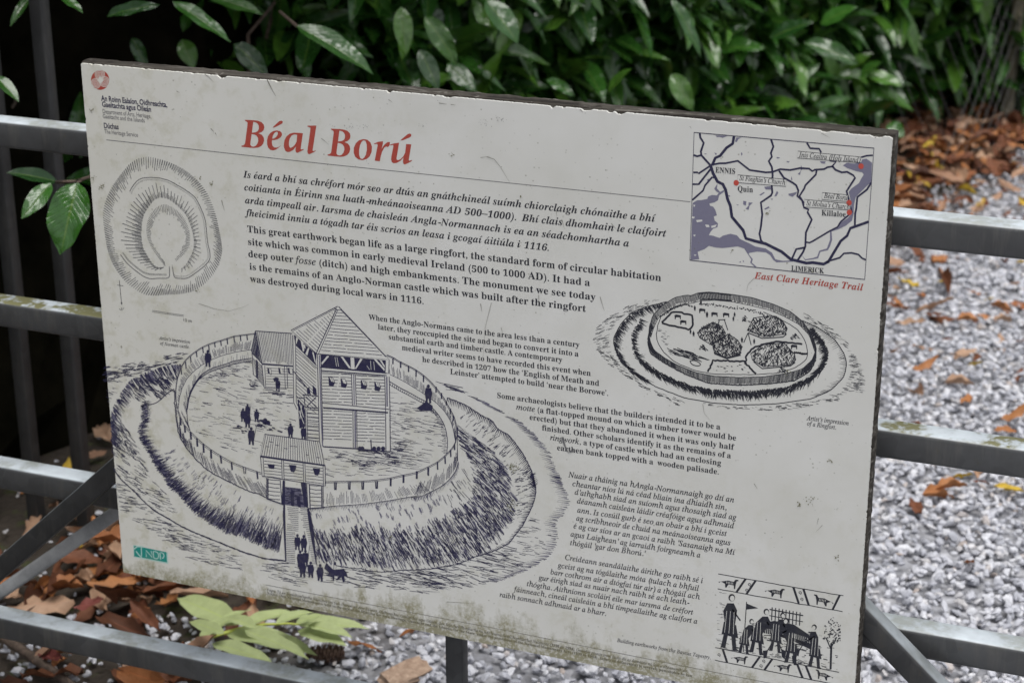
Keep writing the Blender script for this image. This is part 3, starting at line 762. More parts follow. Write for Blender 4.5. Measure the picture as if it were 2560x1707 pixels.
tag(chunk('wood_offcut', c0, on_z(1070, 1655, 0.014) - on_z(960, 1705, 0.014), (0.040, 0.078, 0.015), BLOCK, 3), 'tan rough wood offcut lying on gravel left of the sign post', 'wood piece')
# pine cone with overlapping scales
cb = on_z(765, 1636, 0.016); ce = on_z(862, 1630, 0.016); axis = ce - cb; CL = np.linalg.norm(axis)
cone = empty('pine_cone', cb, label='brown pine cone lying half under the pale laurel sprig', cat='pine cone')
bpy.context.view_layer.update()
fr = frame_from(axis, [0, 0, 1.0])
v, f = tube([fr @ np.array([0, CL * q, 0]) for q in (0, 0.2, 0.5, 0.8, 1)], [0.004, 0.009, 0.010, 0.008, 0.003], 8)
link('core', mesh_py('core', v, f, CONE, True), cone)
sv = np.array([(-.5, 0, 0), (.5, 0, 0), (.62, .8, .12), (0, 1.1, .22), (-.62, .8, .12), (-.5, .7, -.1), (.5, .7, -.1)])
sf = [(0, 1, 2, 3), (0, 3, 4), (0, 5, 6, 1), (1, 6, 2), (0, 4, 5), (2, 6, 5, 4, 3)]
scale_me = mesh_py('cone_scale', sv, sf, CONE)
for i in range(70):
    t = (i + 0.5) / 70; a = i * 2.3999; rad = 0.0105 * math.sin(math.pi * min(0.95, 0.12 + t * 0.85)) ** 0.6
    out = np.array([math.cos(a), 0.55, math.sin(a)]); out /= np.linalg.norm(out)
    d = fr @ out; M = frame_from(d, fr @ np.array([math.cos(a), -1.5, math.sin(a)])) * 0.0095
    o = link('cone_scale', scale_me, cone); o.matrix_local = to_m4(M, fr @ np.array([math.cos(a) * rad * 0.8, CL * t * 0.95, math.sin(a) * rad * 0.8]))
# ------------------------------------------------------------------ information sign
W, BH, TH = 1.0, 0.7015, 0.030
BZ = BOARD_TOP - BH
sign = empty('information_sign', (0.5, 0.03, 0), label='weathered heritage information board with castle drawing, map and two language text', cat='information board')
bpy.context.view_layer.update()
SO = np.array(sign.location)

# wooden backing board: grid box with slightly rough edges
def backing():
    V = []; F = []
    # outline around the edge, subdivided
    n = 160; m = 110; ring = []
    for i in range(n): ring.append((i / n * W, BOARD_TOP))
    for i in range(m): ring.append((W, BOARD_TOP - i / m * BH))
    for i in range(n): ring.append((W - i / n * W, BZ))
    for i in range(m): ring.append((0, BZ + i / m * BH))
    prof = [(0.0035, -0.0006), (0.0075, 0.0004), (0.015, 0.0008), (0.023, 0.0003), (0.0280, -0.0010), (TH, -0.0030)]
    N = len(ring)
    for (y, off) in prof:
        for (x, z) in ring:
            ox = off * (1 if x >= W - 1e-6 else (-1 if x <= 1e-6 else 0)); oz = off * (1 if z >= BOARD_TOP - 1e-6 else (-1 if z <= BZ + 1e-6 else 0))
            j = random.gauss(0, 0.0004)
            V.append((x + ox + j, y, z + oz + j))
    V2 = []
    for r in range(len(prof) - 1):
        for i in range(N):
            F.append((r * N + i, r * N + (i + 1) % N, (r + 1) * N + (i + 1) % N, (r + 1) * N + i))
    F.append(tuple(range(N))); F.append(tuple(range((len(prof) - 1) * N, len(prof) * N))[::-1])
    return mesh_py('backing_board', [np.array(v) - SO for v in V], F, WOOD)
link('backing_board', backing(), sign)
# printed laminate sheet with chipped edge
def sheet():
    r = random.Random(5); out = []
    def side(a, b, n, amp, chips):
        a = np.array(a); b = np.array(b); d = (b - a); nrm = np.array([-d[1], d[0]]); nrm = nrm / np.linalg.norm(nrm)
        for i in range(n):
            t = i / n; k = abs(r.gauss(0, amp))
            for (c, w, dp) in chips:
                if abs(t - c) < w: k += dp * (0.6 + 0.4 * r.random()) * (1 - (abs(t - c) / w) ** 3)
            out.append(a + d * t - nrm * k)
    T, B_, L, R_ = BOARD_TOP, BZ, 0.0, W
    # chips as they sit along the top edge
    top = [(0.015, .002, .0012), (0.03, .0015, .0015), (0.09, .003, .0008), (0.158, .002, .0014), (0.197, .006, .0035), (0.245, .003, .001), (0.273, .004, .0016), (0.30, .002, .001), (0.345, .0025, .001),
           (0.385, .002, .0016), (0.418, .003, .003), (0.475, .002, .0016), (0.492, .006, .0018), (0.62, .003, .003), (0.633, .002, .0015), (0.66, .007, .0022), (0.688, .004, .0018), (0.70, .006, .0030),
           (0.80, .003, .0014), (0.825, .003, .001), (0.852, .003, .0012), (0.885, .010, .0012), (0.93, .006, .0016), (0.965, .012, .0012), (0.985, .008, .0022)]
    side((L + .002, T - .0012), (R_ - .004, T - .0022), 620, .00022, top)
    side((R_ - .002, T - .004), (R_ - .0012, B_ + .001), 420, .00028, [(0.28, .004, .0008), (0.34, .003, .0016), (0.5, .01, .0005), (0.62, .003, .001), (0.8, .004, .001)])
    side((R_ - .0012, B_ + .001), (L + .001, B_ + .001), 420, .00012, [])
    side((L + .001, B_ + .001), (L + .001, T - .001), 420, .00018, [(0.85, .002, .001), (0.9, .003, .0012), (0.55, .002, .0008)])
    n = len(out)
    V = [(p[0], 0.0, p[1]) for p in out] + [(p[0], 0.0034, p[1]) for p in out]
    F = [tuple(range(n))] + [(i, n + i, n + (i + 1) % n, (i + 1) % n) for i in range(n)]
    return mesh_py('printed_sheet', [np.array(v) - SO for v in V], F, PAPER)
link('printed_sheet', sheet(), sign)

# ---------------------------------------------------------------- print: flat inks laid on the sheet
(R00, R01, R02), (R10, R11, R12), (R20, R21, R22) = [[float(v) for v in r] for r in ROT]
CAM0, CAM1, CAM2 = [float(v) for v in CAM]
class Print:
    def __init__(s, name, label=None): s.V = []; s.F = []; s.M = []; s.name = name; s.k = 0; s.base = 0.00012; s.label = label; s.fat = 1.0
    def layer(s, n): s.base = 0.00012 + n * 0.00003
    def y(s): s.k = (s.k + 1) % 9; return -(s.base + s.k * 0.0000025)
    def tri(s, pts2, tris, mi, mapped=False):
        o = len(s.V); y = s.y()
        if mapped: s.V.extend([(p[0] - SO[0], y - SO[1], p[1] - SO[2]) for p in pts2])
        else:
            for p in pts2:
                u = (p[0] - CX) / FPX; v = (p[1] - CY) / FPX
                vx = R00 * u + R01 * v + R02; vy = R10 * u + R11 * v + R12; vz = R20 * u + R21 * v + R22; k = -CAM1 / vy
                s.V.append((CAM0 + vx * k - SO[0], y - SO[1], CAM2 + vz * k - SO[2]))
        for t in tris: s.F.append(tuple(i + o for i in t)); s.M.append(mi)
    def poly(s, pts, c='ink'):
        t = tessellate_polygon([[Vector((p[0], p[1], 0)) for p in pts]])
        s.tri(pts, t, MI[c])
    def line(s, pts, w=1.6, c='ink', close=False, jit=0.0, taper=False):
        P = [np.array(p, float) for p in pts]; w = w * s.fat
        if close: P.append(P[0])
        if jit: P = [p + np.array([random.gauss(0, jit), random.gauss(0, jit)]) for p in P]
        n = len(P); o = []
        for i, p in enumerate(P):
            d = P[min(i + 1, n - 1)] - P[max(i - 1, 0)]; L = np.hypot(*d) or 1; d /= L
            if close and i in (0, n - 1): d = P[1] - P[n - 2]; d /= (np.hypot(*d) or 1)
            ww = w / 2
            if taper: ww *= 1 - 0.75 * i / (n - 1)
            nrm = np.array([-d[1], d[0]]) * ww
            o += [p + nrm, p - nrm]
        s.tri(o, [(2 * i, 2 * i + 1, 2 * i + 3, 2 * i + 2) for i in range(n - 1)], MI[c])
    def dot(s, x, y, r, c='ink', ry=None):
        ry = ry or r; s.tri([(x + r * math.cos(a * math.pi / 6), y + ry * math.sin(a * math.pi / 6)) for a in range(12)], [tuple(range(12))], MI[c])
    def build(s, parent=None):
        if not s.V: return
        me = mesh_py(s.name, s.V, s.F, MATS, mi=s.M)
        used = sorted(set(s.M)); 
        me.materials.clear()
        for u in used: me.materials.append(MATS[u])
        me.polygons.foreach_set('material_index', [used.index(m) for m in s.M])
        o = link(s.name, me, parent if parent is not None else sign)
        if s.label: o['label'] = s.label
        return o
def fr_(ox, oy, sc):
    return lambda *pts: [(ox + x / sc, oy + y / sc) for x, y in pts]
K1 = fr_(600, 740, 4.9); K2 = fr_(600, 980, 4.9); K3 = fr_(260, 820, 4.9); K4 = fr_(260, 1060, 4.9); K5 = fr_(660, 1200, 4.9)
K6 = fr_(960, 900, 4.9); K7 = fr_(1000, 1160, 4.9); K8 = fr_(230, 380, 3.826); K9 = fr_(590, 280, 4.9)
ZM = fr_(1700, 300, 3.7327); ZR = fr_(1480, 700, 3.2667); ZT = fr_(1750, 1400, 5.1075); ZL = fr_(200, 140, 5.6)
def resample(pts, n):
    P = np.array(pts, float); d = np.r_[0, np.cumsum(np.hypot(*np.diff(P, axis=0).T))]; t = np.linspace(0, d[-1], n)
    return np.stack([np.interp(t, d, P[:, 0]), np.interp(t, d, P[:, 1])], 1)
def smooth(pts, n=60):
    P = resample(pts, n)
    for _ in range(3): P[1:-1] = (P[:-2] + 2 * P[1:-1] + P[2:]) / 4
    return P
def inside(p, poly):
    x, y = p; c = False; j = len(poly) - 1
    for i in range(len(poly)):
        xi, yi = poly[i]; xj, yj = poly[j]
        if (yi > y) != (yj > y) and x < (xj - xi) * (y - yi) / (yj - yi) + xi: c = not c
        j = i
    return c
def rnd_in(poly):
    P = np.array(poly); lo = P.min(0); hi = P.max(0)
    while True:
        q = (random.uniform(lo[0], hi[0]), random.uniform(lo[1], hi[1]))
        if inside(q, poly): return q
def scatter(pr, poly, n, L, w, direc, c='ink', clump=1, jit=0.12):
    """short pen strokes in a polygon; direc is (dx,dy) or a function of position"""
    for _ in range(n):
        q = rnd_in(poly)
        for k in range(clump):
            d = direc(q) if callable(direc) else direc
            a = math.atan2(d[1], d[0]) + random.gauss(0, jit); l = random.uniform(*L) * 0.5
            o = (q[0] + random.gauss(0, 1.5 if clump > 1 else 0), q[1] + k * random.uniform(1.3, 2.2))
            dx, dy = math.cos(a) * l, math.sin(a) * l; b = random.uniform(-0.06, 0.06)
            pr.line([(o[0] - dx, o[1] - dy), (o[0] - dy * b, o[1] + dx * b), (o[0] + dx, o[1] + dy)], random.uniform(*w), c, taper=random.random() < 0.5)
def between(pr, A, B, n, f0, f1, w, c='ink', jit=0.0, prob=1.0, sway=0.0):
    A = resample(A, n); B = resample(B, n)
    for i in range(n):
        if random.random() > prob: continue
        a = f0[0] + random.random() * (f0[1] - f0[0]); b = f1[0] + random.random() * (f1[1] - f1[0])
        p = A[i] + (B[i] - A[i]) * a; q = A[i] + (B[i] - A[i]) * b
        m = (p + q) / 2 + np.array([random.gauss(0, jit), random.gauss(0, jit)])
        pr.line([p, m, q + np.array([random.gauss(0, sway), 0])], random.uniform(*w), c)
def person(pr, x, y, h, c='ink', lean=0.0, arms=True):
    """small inked figure, feet at (x, y)"""
    s = h; pr.dot(x + lean * s, y - 0.90 * s, 0.085 * s, c, 0.10 * s)
    pr.poly([(x - .15 * s + lean * s, y - .80 * s), (x + .15 * s + lean * s, y - .80 * s), (x + .21 * s, y - .52 * s), (x + .15 * s, y - .22 * s), (x - .15 * s, y - .22 * s), (x - .20 * s, y - .55 * s)], c)
    pr.poly([(x - .13 * s, y - .25 * s), (x - .02 * s, y - .25 * s), (x - .04 * s, y), (x - .15 * s, y)], c)
    pr.poly([(x + .02 * s, y - .25 * s), (x + .14 * s, y - .25 * s), (x + .16 * s, y + .03 * s), (x + .05 * s, y + .03 * s)], c)

# ---------------------------------------------------------------- lettering
def layout(text, st, bold, track=0.0, alt='i', altbold=0.008, narrow=1.0):
    """-> list of (verts, faces) in em units and the total width; *...* switches to the alternative cut"""
    x = 0; out = []; cur = st; b = bold
    for ch in text:
        if ch == '*':
            cur, b = (alt, altbold) if cur == st else (st, bold); continue
        if ch == ' ': x += 0.235 + track; continue
        base = ACC.get(ch, ch)
        if st == 's' and ch in ACC: v, f, a = glyph(ch, b)
        else:
            v, f, a = glyph(styled(base, cur), b)
            if a <= 0: a = 0.4
        sl = 0.2 if cur in 'iz' and (base in '-–().,\'’‘:;' or '0' <= base <= '9') else 0.0
        sc = 0.92 if '0' <= base <= '9' else 1.0
        if ch in ACC and st != 's':
            if base == 'i':
                f = [q for q in f if min(v[i][1] for i in q) < 0.5]
            top = 0.53 if base.islower() else 0.73
            xs = [p[0] for p in v if p[1] < 0.5] or [0, .3]; cx = (min(xs) + max(xs)) / 2 + (0.05 if cur in 'iz' else 0.01)
            k = len(v); v = list(v) + [(cx - .06, top), (cx - .025, top - .008), (cx + .17, top + .135), (cx + .165, top + .175), (cx + .12, top + .19), (cx + .085, top + .165)]
            f = list(f) + [tuple(range(k, k + 6))]
        out.append(([(x + (p[0] + p[1] * sl) * sc, p[1] * sc) for p in v], f)); x += a * sc + track
    return out, x - track
def textline(pr, text, p0, p1, size, st='b', c='black', bold=0.0, track=0.0, **k):
    """set a line of text on the sheet, baseline from photo point p0 to p1; size is the em in metres"""
    a = on_y(*p0, 0.0); b = on_y(*p1, 0.0); a = np.array([a[0], a[2]]); b = np.array([b[0], b[2]])
    gl, w = layout(text, st, bold, track, **k)
    d = (b - a); L = np.hypot(*d); ex = d / w; n = np.array([-d[1], d[0]]) / L * size
    for v, f in gl:
        pr.tri([a + ex * q[0] + n * q[1] for q in v], f, MI[c], mapped=True)

# title, traced letter by letter
t = Print('title_lettering')
def counter(outer, holes, c='red'):
    loops = [[Vector((x, y, 0)) for x, y in outer]] + [[Vector((x, y, 0)) for x, y in h] for h in holes]
    pts = [p for l in [outer] + holes for p in l]
    t.tri(pts, tessellate_polygon(loops), MI[c])
def letter_B(dx=0, dy=0):
    o = [(108, 98), (215, 103), (270, 110), (312, 126), (340, 155), (348, 190), (340, 222), (315, 248), (275, 263), (318, 282), (340, 315), (345, 350), (335, 388), (308, 420), (270, 438), (225, 443), (160, 438), (68, 428), (66, 414), (92, 410), (106, 398), (112, 380), (142, 150), (140, 128), (110, 108)]
    h1 = [(212, 122), (245, 130), (268, 148), (280, 175), (280, 210), (268, 235), (240, 250), (195, 256)]
    h2 = [(192, 272), (225, 278), (252, 292), (270, 320), (273, 355), (262, 392), (240, 418), (212, 428), (188, 420), (176, 400), (178, 370)]
    mv = lambda q: K9(*[(x + dx, y + dy) for x, y in q]); counter(mv(o), [mv(h1), mv(h2)])
letter_B(); letter_B(1055, 108)
counter(K9((545, 418), (520, 440), (490, 462), (455, 473), (420, 465), (395, 440), (382, 400), (380, 350), (392, 300), (420, 260), (455, 236), (500, 228), (540, 236), (562, 258), (564, 285), (548, 312), (510, 336), (470, 346), (442, 346), (440, 380), (448, 415), (470, 436), (500, 438), (525, 430), (548, 412)),
        [K9((444, 330), (470, 325), (492, 308), (508, 285), (515, 262), (508, 245), (490, 245), (468, 262), (452, 292))])
t.poly(K9((450, 192), (465, 175), (530, 115), (555, 108), (574, 118), (570, 140), (550, 152), (480, 188), (460, 194)), 'red')
counter(K9((820, 262), (800, 400), (792, 455), (802, 462), (828, 455), (832, 462), (805, 478), (752, 503), (736, 495), (728, 470), (735, 425), (700, 468), (660, 490), (628, 492), (605, 478), (590, 440), (587, 395), (595, 345), (620, 300), (660, 268), (710, 255), (770, 258)),
        [K9((750, 282), (715, 276), (682, 290), (660, 325), (648, 370), (648, 410), (658, 435), (672, 442), (698, 428), (725, 400), (742, 365))])
t.poly(K9((876, 170), (985, 168), (950, 400), (938, 475), (950, 482), (975, 472), (978, 480), (950, 496), (898, 519), (882, 512), (874, 488), (880, 440), (912, 215), (910, 190), (876, 182)), 'red')
counter(K9((1560, 334), (1610, 342), (1648, 375), (1666, 425), (1662, 490), (1638, 545), (1600, 578), (1550, 592), (1500, 582), (1460, 550), (1442, 500), (1444, 440), (1468, 385), (1508, 348)),
        [K9((1562, 348), (1588, 358), (1602, 400), (1604, 460), (1592, 525), (1570, 562), (1548, 578), (1524, 568), (1510, 530), (1508, 475), (1518, 415), (1538, 368))])
t.poly(K9((1690, 390), (1740, 368), (1802, 360), (1798, 400), (1785, 450), (1820, 400), (1855, 372), (1886, 368), (1882, 410), (1862, 432), (1838, 425), (1815, 440), (1790, 490), (1775, 540), (1762, 605), (1700, 598), (1722, 480), (1736, 410), (1730, 392), (1692, 396)), 'red')
t.poly(K9((1888, 402), (1940, 385), (1998, 378), (1990, 430), (1968, 560), (1968, 585), (1985, 592), (2015, 580), (2050, 545), (2072, 500), (2085, 395), (2148, 398), (2130, 510), (2116, 590), (2125, 600), (2154, 590), (2158, 600), (2120, 622), (2068, 645), (2050, 635), (2045, 605), (2052, 560), (2015, 600), (1970, 625), (1932, 630), (1908, 615), (1900, 580), (1905, 540), (1928, 425), (1925, 405), (1890, 412)), 'red')
t.poly(K9((2015, 352), (2030, 335), (2105, 272), (2130, 266), (2148, 275), (2146, 300), (2125, 315), (2050, 346)), 'red')
t.build()

bt = Print('body_text')
LARGE, SMALL = 0.01265, 0.0096
for s_, a, b in [("Is éard a bhí sa chréfort mór seo ar dtús an gnáthchineál suímh chiorclaigh chónaithe a bhí", (609.4, 443.9), (1638, 555)),
                 ("coitianta in Éirinn sna luath-mheánaoiseanna AD 500–1000).  Bhí clais dhomhain le claífoirt", (611.4, 475.9), (1665.6, 592.3)),
                 ("arda timpeall air. Iarsma de chaisleán Angla-Normannach is ea an séadchomhartha a", (613.5, 508.2), (1573.7, 617)),
                 ("fheicimid inniu a tógadh tar éis scrios an leasa i gcogaí áitiúla i 1116.", (616.5, 539.6), (1373.2, 627.7))]:
    textline(bt, s_, a, b, LARGE, 'z', bold=0.004, track=0.012)
for s_, a, b in [("This great earthwork began life as a large ringfort, the standard form of circular habitation", (618.6, 580.4), (1653.3, 703)),
                 ("site which was common in early medieval Ireland (500 to 1000 AD). It had a", (619.6, 611.8), (1475.4, 715.3)),
                 ("deep outer *fosse* (ditch) and high embankments. The monument we see today", (620.6, 642), (1488.8, 750.9)),
                 ("is the remains of an Anglo-Norman castle which was built after the ringfort", (623.7, 673.7), (1465, 779.6)),
                 ("was destroyed during local wars in 1116.", (625.7, 704.3), (1060.4, 760.4))]:
    textline(bt, s_, a, b, LARGE, 'b', bold=0.004, track=0.012, altbold=0.013)
for s_, a, b in [("When the Anglo-Normans came to the area less than a century", (922.4, 798.7), (1448.6, 868.4)),
                 ("later, they reoccupied the site and began to convert it into a", (944.8, 822.7), (1446.7, 891.3)),
                 ("substantial earth and timber castle. A contemporary", (971.2, 847.9), (1405.7, 905.9)),
                 ("medieval writer seems to have recorded this event when", (1004.7, 874.5), (1477.3, 939.5)),
                 ("he described in 1207 how the ‘English of Meath and", (1055.6, 904), (1498.3, 964.4)),
                 ("Leinster’ attempted to build ‘near the Borowe’.", (1125.3, 934.6), (1521.3, 989.3)),
                 ("Some archaeologists believe that the builders intended it to be a", (1242, 993.9), (1800.8, 1073.5)),
                 ("*motte* (a flat-topped mound on which a timber tower would be", (1291, 1022.6), (1840.6, 1101)),
                 ("erected) but that they abandoned it when it was only half", (1323.5, 1048.2), (1834.1, 1124)),
                 ("finished. Other scholars identify it as the remains of a", (1354.9, 1075), (1827.6, 1145.3)),
                 ("*ringwork*, a type of castle which had an enclosing", (1375.9, 1099.1), (1802.8, 1163.5)),
                 ("earthen bank topped with a  wooden palisade.", (1392.4, 1124.2), (1797.8, 1185.4))]:
    textline(bt, s_, a, b, SMALL * 1.07, 'b', bold=0.004, track=0.012, altbold=0.013)
for s_, a, b in [("Nuair a tháinig na hAngla-Normannaigh go dtí an", (1421.8, 1192), (1836, 1255.5)),
                 ("cheantar níos lú ná céad bliain ina dhiaidh sin,", (1431.4, 1214.1), (1816.9, 1274.6)),
                 ("d'athghabh siad an suíomh agus thosaigh siad ag", (1437.1, 1235.2), (1840.6, 1299.1)),
                 ("déanamh caisleán láidir créafóige agus adhmaid", (1442.9, 1257), (1835.3, 1320.1)),
                 ("ann. Is cosúil gurb é seo an obair a bhí i gceist", (1443.6, 1280), (1816.9, 1339.3)),
                 ("ag scríbhneoir de chuid na meánaoiseanna agus", (1440.9, 1300.2), (1826.5, 1362.6)),
                 ("é ag cur síos ar an gcaoi a raibh 'Sasanaigh na Mí", (1434.1, 1319.4), (1836.8, 1386.3)),
                 ("agus Laighean' ag iarraidh foirgneamh a", (1426.8, 1339.7), (1751.8, 1393.2)),
                 ("thógáil 'gar don Bhorú.'", (1425.7, 1361.5), (1613.1, 1389.4)),
                 ("Creideann seandálaithe áirithe go raibh sé i", (1412.3, 1397.8), (1757.6, 1457.1)),
                 ("gceist ag na tógálaithe móta (tulach a bhfuil", (1395.8, 1417.7), (1747.2, 1476.3)),
                 ("barr cothrom air a dtógfaí túr air) a thógáil ach", (1376.7, 1434.2), (1749.9, 1497.3)),
                 ("gur éirigh siad as nuair nach raibh sé ach leath-", (1348, 1448.7), (1723.1, 1511.5)),
                 ("thógtha. Aithníonn scoláirí eile mar iarsma de créfort", (1317.4, 1463.6), (1732.7, 1535.6)),
                 ("fáinneach, cineál caisleáin a bhí timpeallaithe ag claífort a", (1286, 1477.4), (1744.2, 1558.5)),
                 ("raibh sonnach adhmaid ar a bharr.", (1249.6, 1490.8), (1515.6, 1538.6))]:
    textline(bt, s_, a, b, SMALL * 1.07, 'i', bold=0.013, track=0.02)
bt.build()
cp = Print('small_print')
for s_, a, b, z in [("Artist’s impression", (398.8, 848.6), (476.3, 858.8), .0064), ("of Norman castle.", (400.8, 861.8), (475.3, 871), .0064),
                 ("Artist’s impression", (2017.8, 1049.4), (2122.2, 1062.8), .0078), ("of a Ringfort.", (2017.8, 1062.8), (2090.5, 1073.5), .0078),
                 ("Building earthworks from the Bayeux Tapestry.", (1543.1, 1603.2), (1777, 1647.1), .0072)]:
    textline(cp, s_, a, b, z, 'i', bold=0.013, track=0.03)
textline(cp, "Fógra: Tá an Séadchomhartha Náisiúnta seo faoi chúram an Aire Ealaíon, Oidhreachta, Gaeltachta agus Oileán, don Stát, faoi fhorálacha na nAchtanna Séadchomharthaí Náisiúnta (1930 go 1994). Gearrfar pionós trom faoin dlí as damáiste nó loit a dhéanamh air.", (667.7, 1476.4), (1720.4, 1680.3), .0058, 'i', bold=0.013, track=0.03)
textline(cp, "Notice: This National Monument is held in the care of the Minister for Arts, Heritage, Gaeltacht and the Islands, for the State, under the provisions of the National Monuments Acts (1930 to 1994). Injury or defacement is severely punishable by law.", (667.7, 1484.8), (1733.2, 1692.2), .0056, 'b', bold=0.004, track=0.02)
cp.line([(266, 350), (800, 408.7), (1700, 502), (1726, 504.8)], 1.5, 'grey')
cp.line([(664, 1461), (1250, 1572), (1660, 1654.2), (1928, 1707), (2095, 1741)], 1.2, 'grey')
cp.build()
hd = Print('department_lettering')
textline(hd, "An Roinn Ealaíon, Oidhreachta,", (253.6, 252.1), (418.8, 268.6), .0096, 's', 'ink', 0.024)
textline(hd, "Gaeltachta agus Oileán", (255.4, 267.1), (378.6, 280.2), .0096, 's', 'ink', 0.024)
textline(hd, "Department of Arts, Heritage,", (256.4, 283.4), (378.6, 296.3), .0078, 's', 'grey', 0.006)
textline(hd, "Gaeltacht and the Islands", (257.1, 295.7), (362.5, 307), .0078, 's', 'grey', 0.006)
textline(hd, "Dúchas", (259.8, 320.4), (297.3, 323.9), .0096, 's', 'ink', 0.024)
textline(hd, "The Heritage Service", (261.1, 333.8), (345.5, 343.2), .0078, 's', 'grey', 0.006)
hd.build()
# round logo with three spirals
lg = Print('round_logo'); lg.dot(250.5, 200.7, 22.9, 'red', 24.5)
lg.V = []; lg.F = []; lg.M = []
lg.tri([(250.5 + 22.9 * math.cos(a / 24 * math.pi), 200.7 + 24.5 * math.sin(a / 24 * math.pi)) for a in range(48)], [tuple(range(48))], MI['red'])
lg.layer(1)
def ring(c, r, w, col, a0=0, a1=360):
    pts = [(c[0] + r * math.cos(math.radians(a)), c[1] + r * 1.07 * math.sin(math.radians(a))) for a in np.linspace(a0, a1, 26)]
    lg.line(pts, w, col)
for (cx_, cy_, a0) in ((278, 258, 170), (343, 362, 290), (222, 388, 50)):
    c = ZL((cx_, cy_))[0]
    for r in (4.6, 8.2, 11.6): ring(c, r, 1.8, 'paper')
    lg.dot(*c, 1.6, 'paper')
lg.poly(ZL((280, 275), (300, 320), (345, 340), (312, 360), (283, 400), (268, 362), (232, 340), (262, 318)), 'paper')
lg.build()
# small teal logo
nd = Print('teal_logo'); N_ = fr_(320, 1350, 19.6)
nd.poly(N_((255, 215), (1950, 590), (1975, 1155), (285, 815)), 'pale'); nd.layer(1)
nd.poly(N_((292, 260), (700, 335), (1885, 575), (1915, 1080), (730, 850), (310, 775)), 'teal'); nd.layer(2)
nd.line(N_((310, 430), (360, 370), (460, 300), (640, 300), (760, 330)), 3.2, 'pale'); nd.line(N_((650, 340), (665, 560), (660, 780)), 2.4, 'pale')
nd.line(N_((395, 520), (520, 690), (700, 870), (760, 930)), 2.6, 'pale')
nd.line(N_((905, 810), (880, 480), (1190, 830), (1140, 510)), 2.6, 'pale')
nd.line(N_((1255, 840), (1240, 530), (1340, 540), (1460, 600), (1505, 710), (1500, 830), (1440, 890), (1340, 890), (1265, 845)), 2.6, 'pale')
nd.line(N_((1600, 930), (1565, 600), (1660, 600), (1750, 660), (1770, 770), (1730, 860), (1660, 870)), 2.6, 'pale')
nd.build()

# ---------------------------------------------------------------- plan of the earthwork, with north arrow and scale bar
pl = Print('earthwork_plan')
oo = K8((540, 45), (620, 60), (720, 90), (830, 135), (930, 200), (1030, 290), (1110, 400), (1160, 520), (1200, 650), (1220, 760), (1240, 850), (1250, 960), (1215, 1080), (1150, 1190), (1060, 1280), (950, 1340), (830, 1362), (720, 1365), (600, 1375), (500, 1368), (420, 1320), (330, 1255), (260, 1170), (200, 1080), (160, 980), (135, 880), (120, 760), (105, 640), (105, 560), (130, 460), (190, 330), (270, 220), (360, 110), (450, 55), (540, 45))
oc = K8((540, 180), (620, 190), (700, 175), (790, 220), (880, 270), (960, 330), (1010, 400), (1050, 480), (1090, 560), (1115, 650), (1135, 750), (1150, 850), (1165, 940), (1120, 1050), (1040, 1150), (950, 1230), (830, 1275), (720, 1260), (600, 1260), (500, 1230), (430, 1210), (360, 1150), (300, 1060), (240, 980), (220, 900), (200, 800), (200, 700), (215, 620), (230, 560), (260, 460), (300, 380), (350, 310), (400, 230), (460, 190), (540, 180))
A_ = smooth(oo, 170); B_ = smooth(oc, 170)
between(pl, A_, B_, 170, (0, .02), (0.55, 1.05), (1.2, 1.6), 'grey', 0.25)
between(pl, A_, B_, 165, (0, .03), (0.35, .6), (1.0, 1.4), 'grey', 0.2)
oi_ = K8((640, 440), (700, 440), (760, 470), (830, 530), (890, 590), (930, 670), (960, 760), (975, 850), (970, 930), (930, 1020), (890, 1090), (860, 1110))
os_ = K8((610, 290), (710, 320), (800, 370), (920, 470), (1000, 550), (1015, 600), (1025, 690), (1030, 770), (1050, 860), (1055, 955), (1030, 1040), (990, 1090), (900, 1150), (860, 1160))
between(pl, smooth(oi_, 40), smooth(os_, 40), 30, (0, .03), (.75, 1), (1.3, 1.7), 'grey', .3)
between(pl, smooth(oi_, 80), smooth(os_, 80), 72, (0, .05), (.2, .5), (1.1, 1.4), 'grey', .2)
oi2 = K8((640, 440), (590, 465), (540, 530), (500, 600), (480, 680), (475, 780), (480, 860), (500, 930), (550, 1020), (600, 1090), (640, 1110), (690, 1100))
os2 = K8((610, 290), (480, 345), (370, 480), (320, 540), (290, 610), (280, 690), (270, 745), (275, 855), (290, 910), (340, 970), (430, 1050), (520, 1110), (590, 1140), (640, 1130))
between(pl, smooth(oi2, 40), smooth(os2, 40), 30, (0, .03), (.8, 1), (1.4, 1.9), 'grey', .3)
between(pl, smooth(oi2, 80), smooth(os2, 80), 85, (0, .05), (.2, .5), (1.1, 1.5), 'grey', .2)
ii = K8((700, 1095), (640, 1020), (590, 950), (550, 880), (520, 800), (520, 700), (550, 600), (610, 530), (690, 492), (760, 520), (830, 570), (890, 640), (930, 740), (942, 830), (935, 900), (900, 960), (860, 1000), (810, 1045))
ij = K8((690, 1040), (650, 980), (605, 920), (580, 860), (560, 800), (575, 700), (610, 620), (660, 580), (700, 590), (760, 600), (810, 640), (850, 700), (885, 760), (895, 830), (880, 890), (850, 930), (830, 970), (800, 1020))
between(pl, smooth(ii, 90), smooth(ij, 90), 85, (0, .05), (.7, 1.1), (1.1, 1.5), 'grey', .2)
w1 = smooth(K8((362, 380), (375, 345), (430, 275), (480, 250), (560, 243), (650, 250), (740, 275), (830, 325), (920, 380), (985, 430), (1030, 510), (1060, 580), (1085, 650), (1095, 750), (1105, 860), (1130, 970), (1130, 1030), (1090, 1080), (1000, 1150), (930, 1200), (890, 1212), (785, 1205), (770, 1100)), 120)
pl.line(w1, 1.9, 'grey', jit=.15)
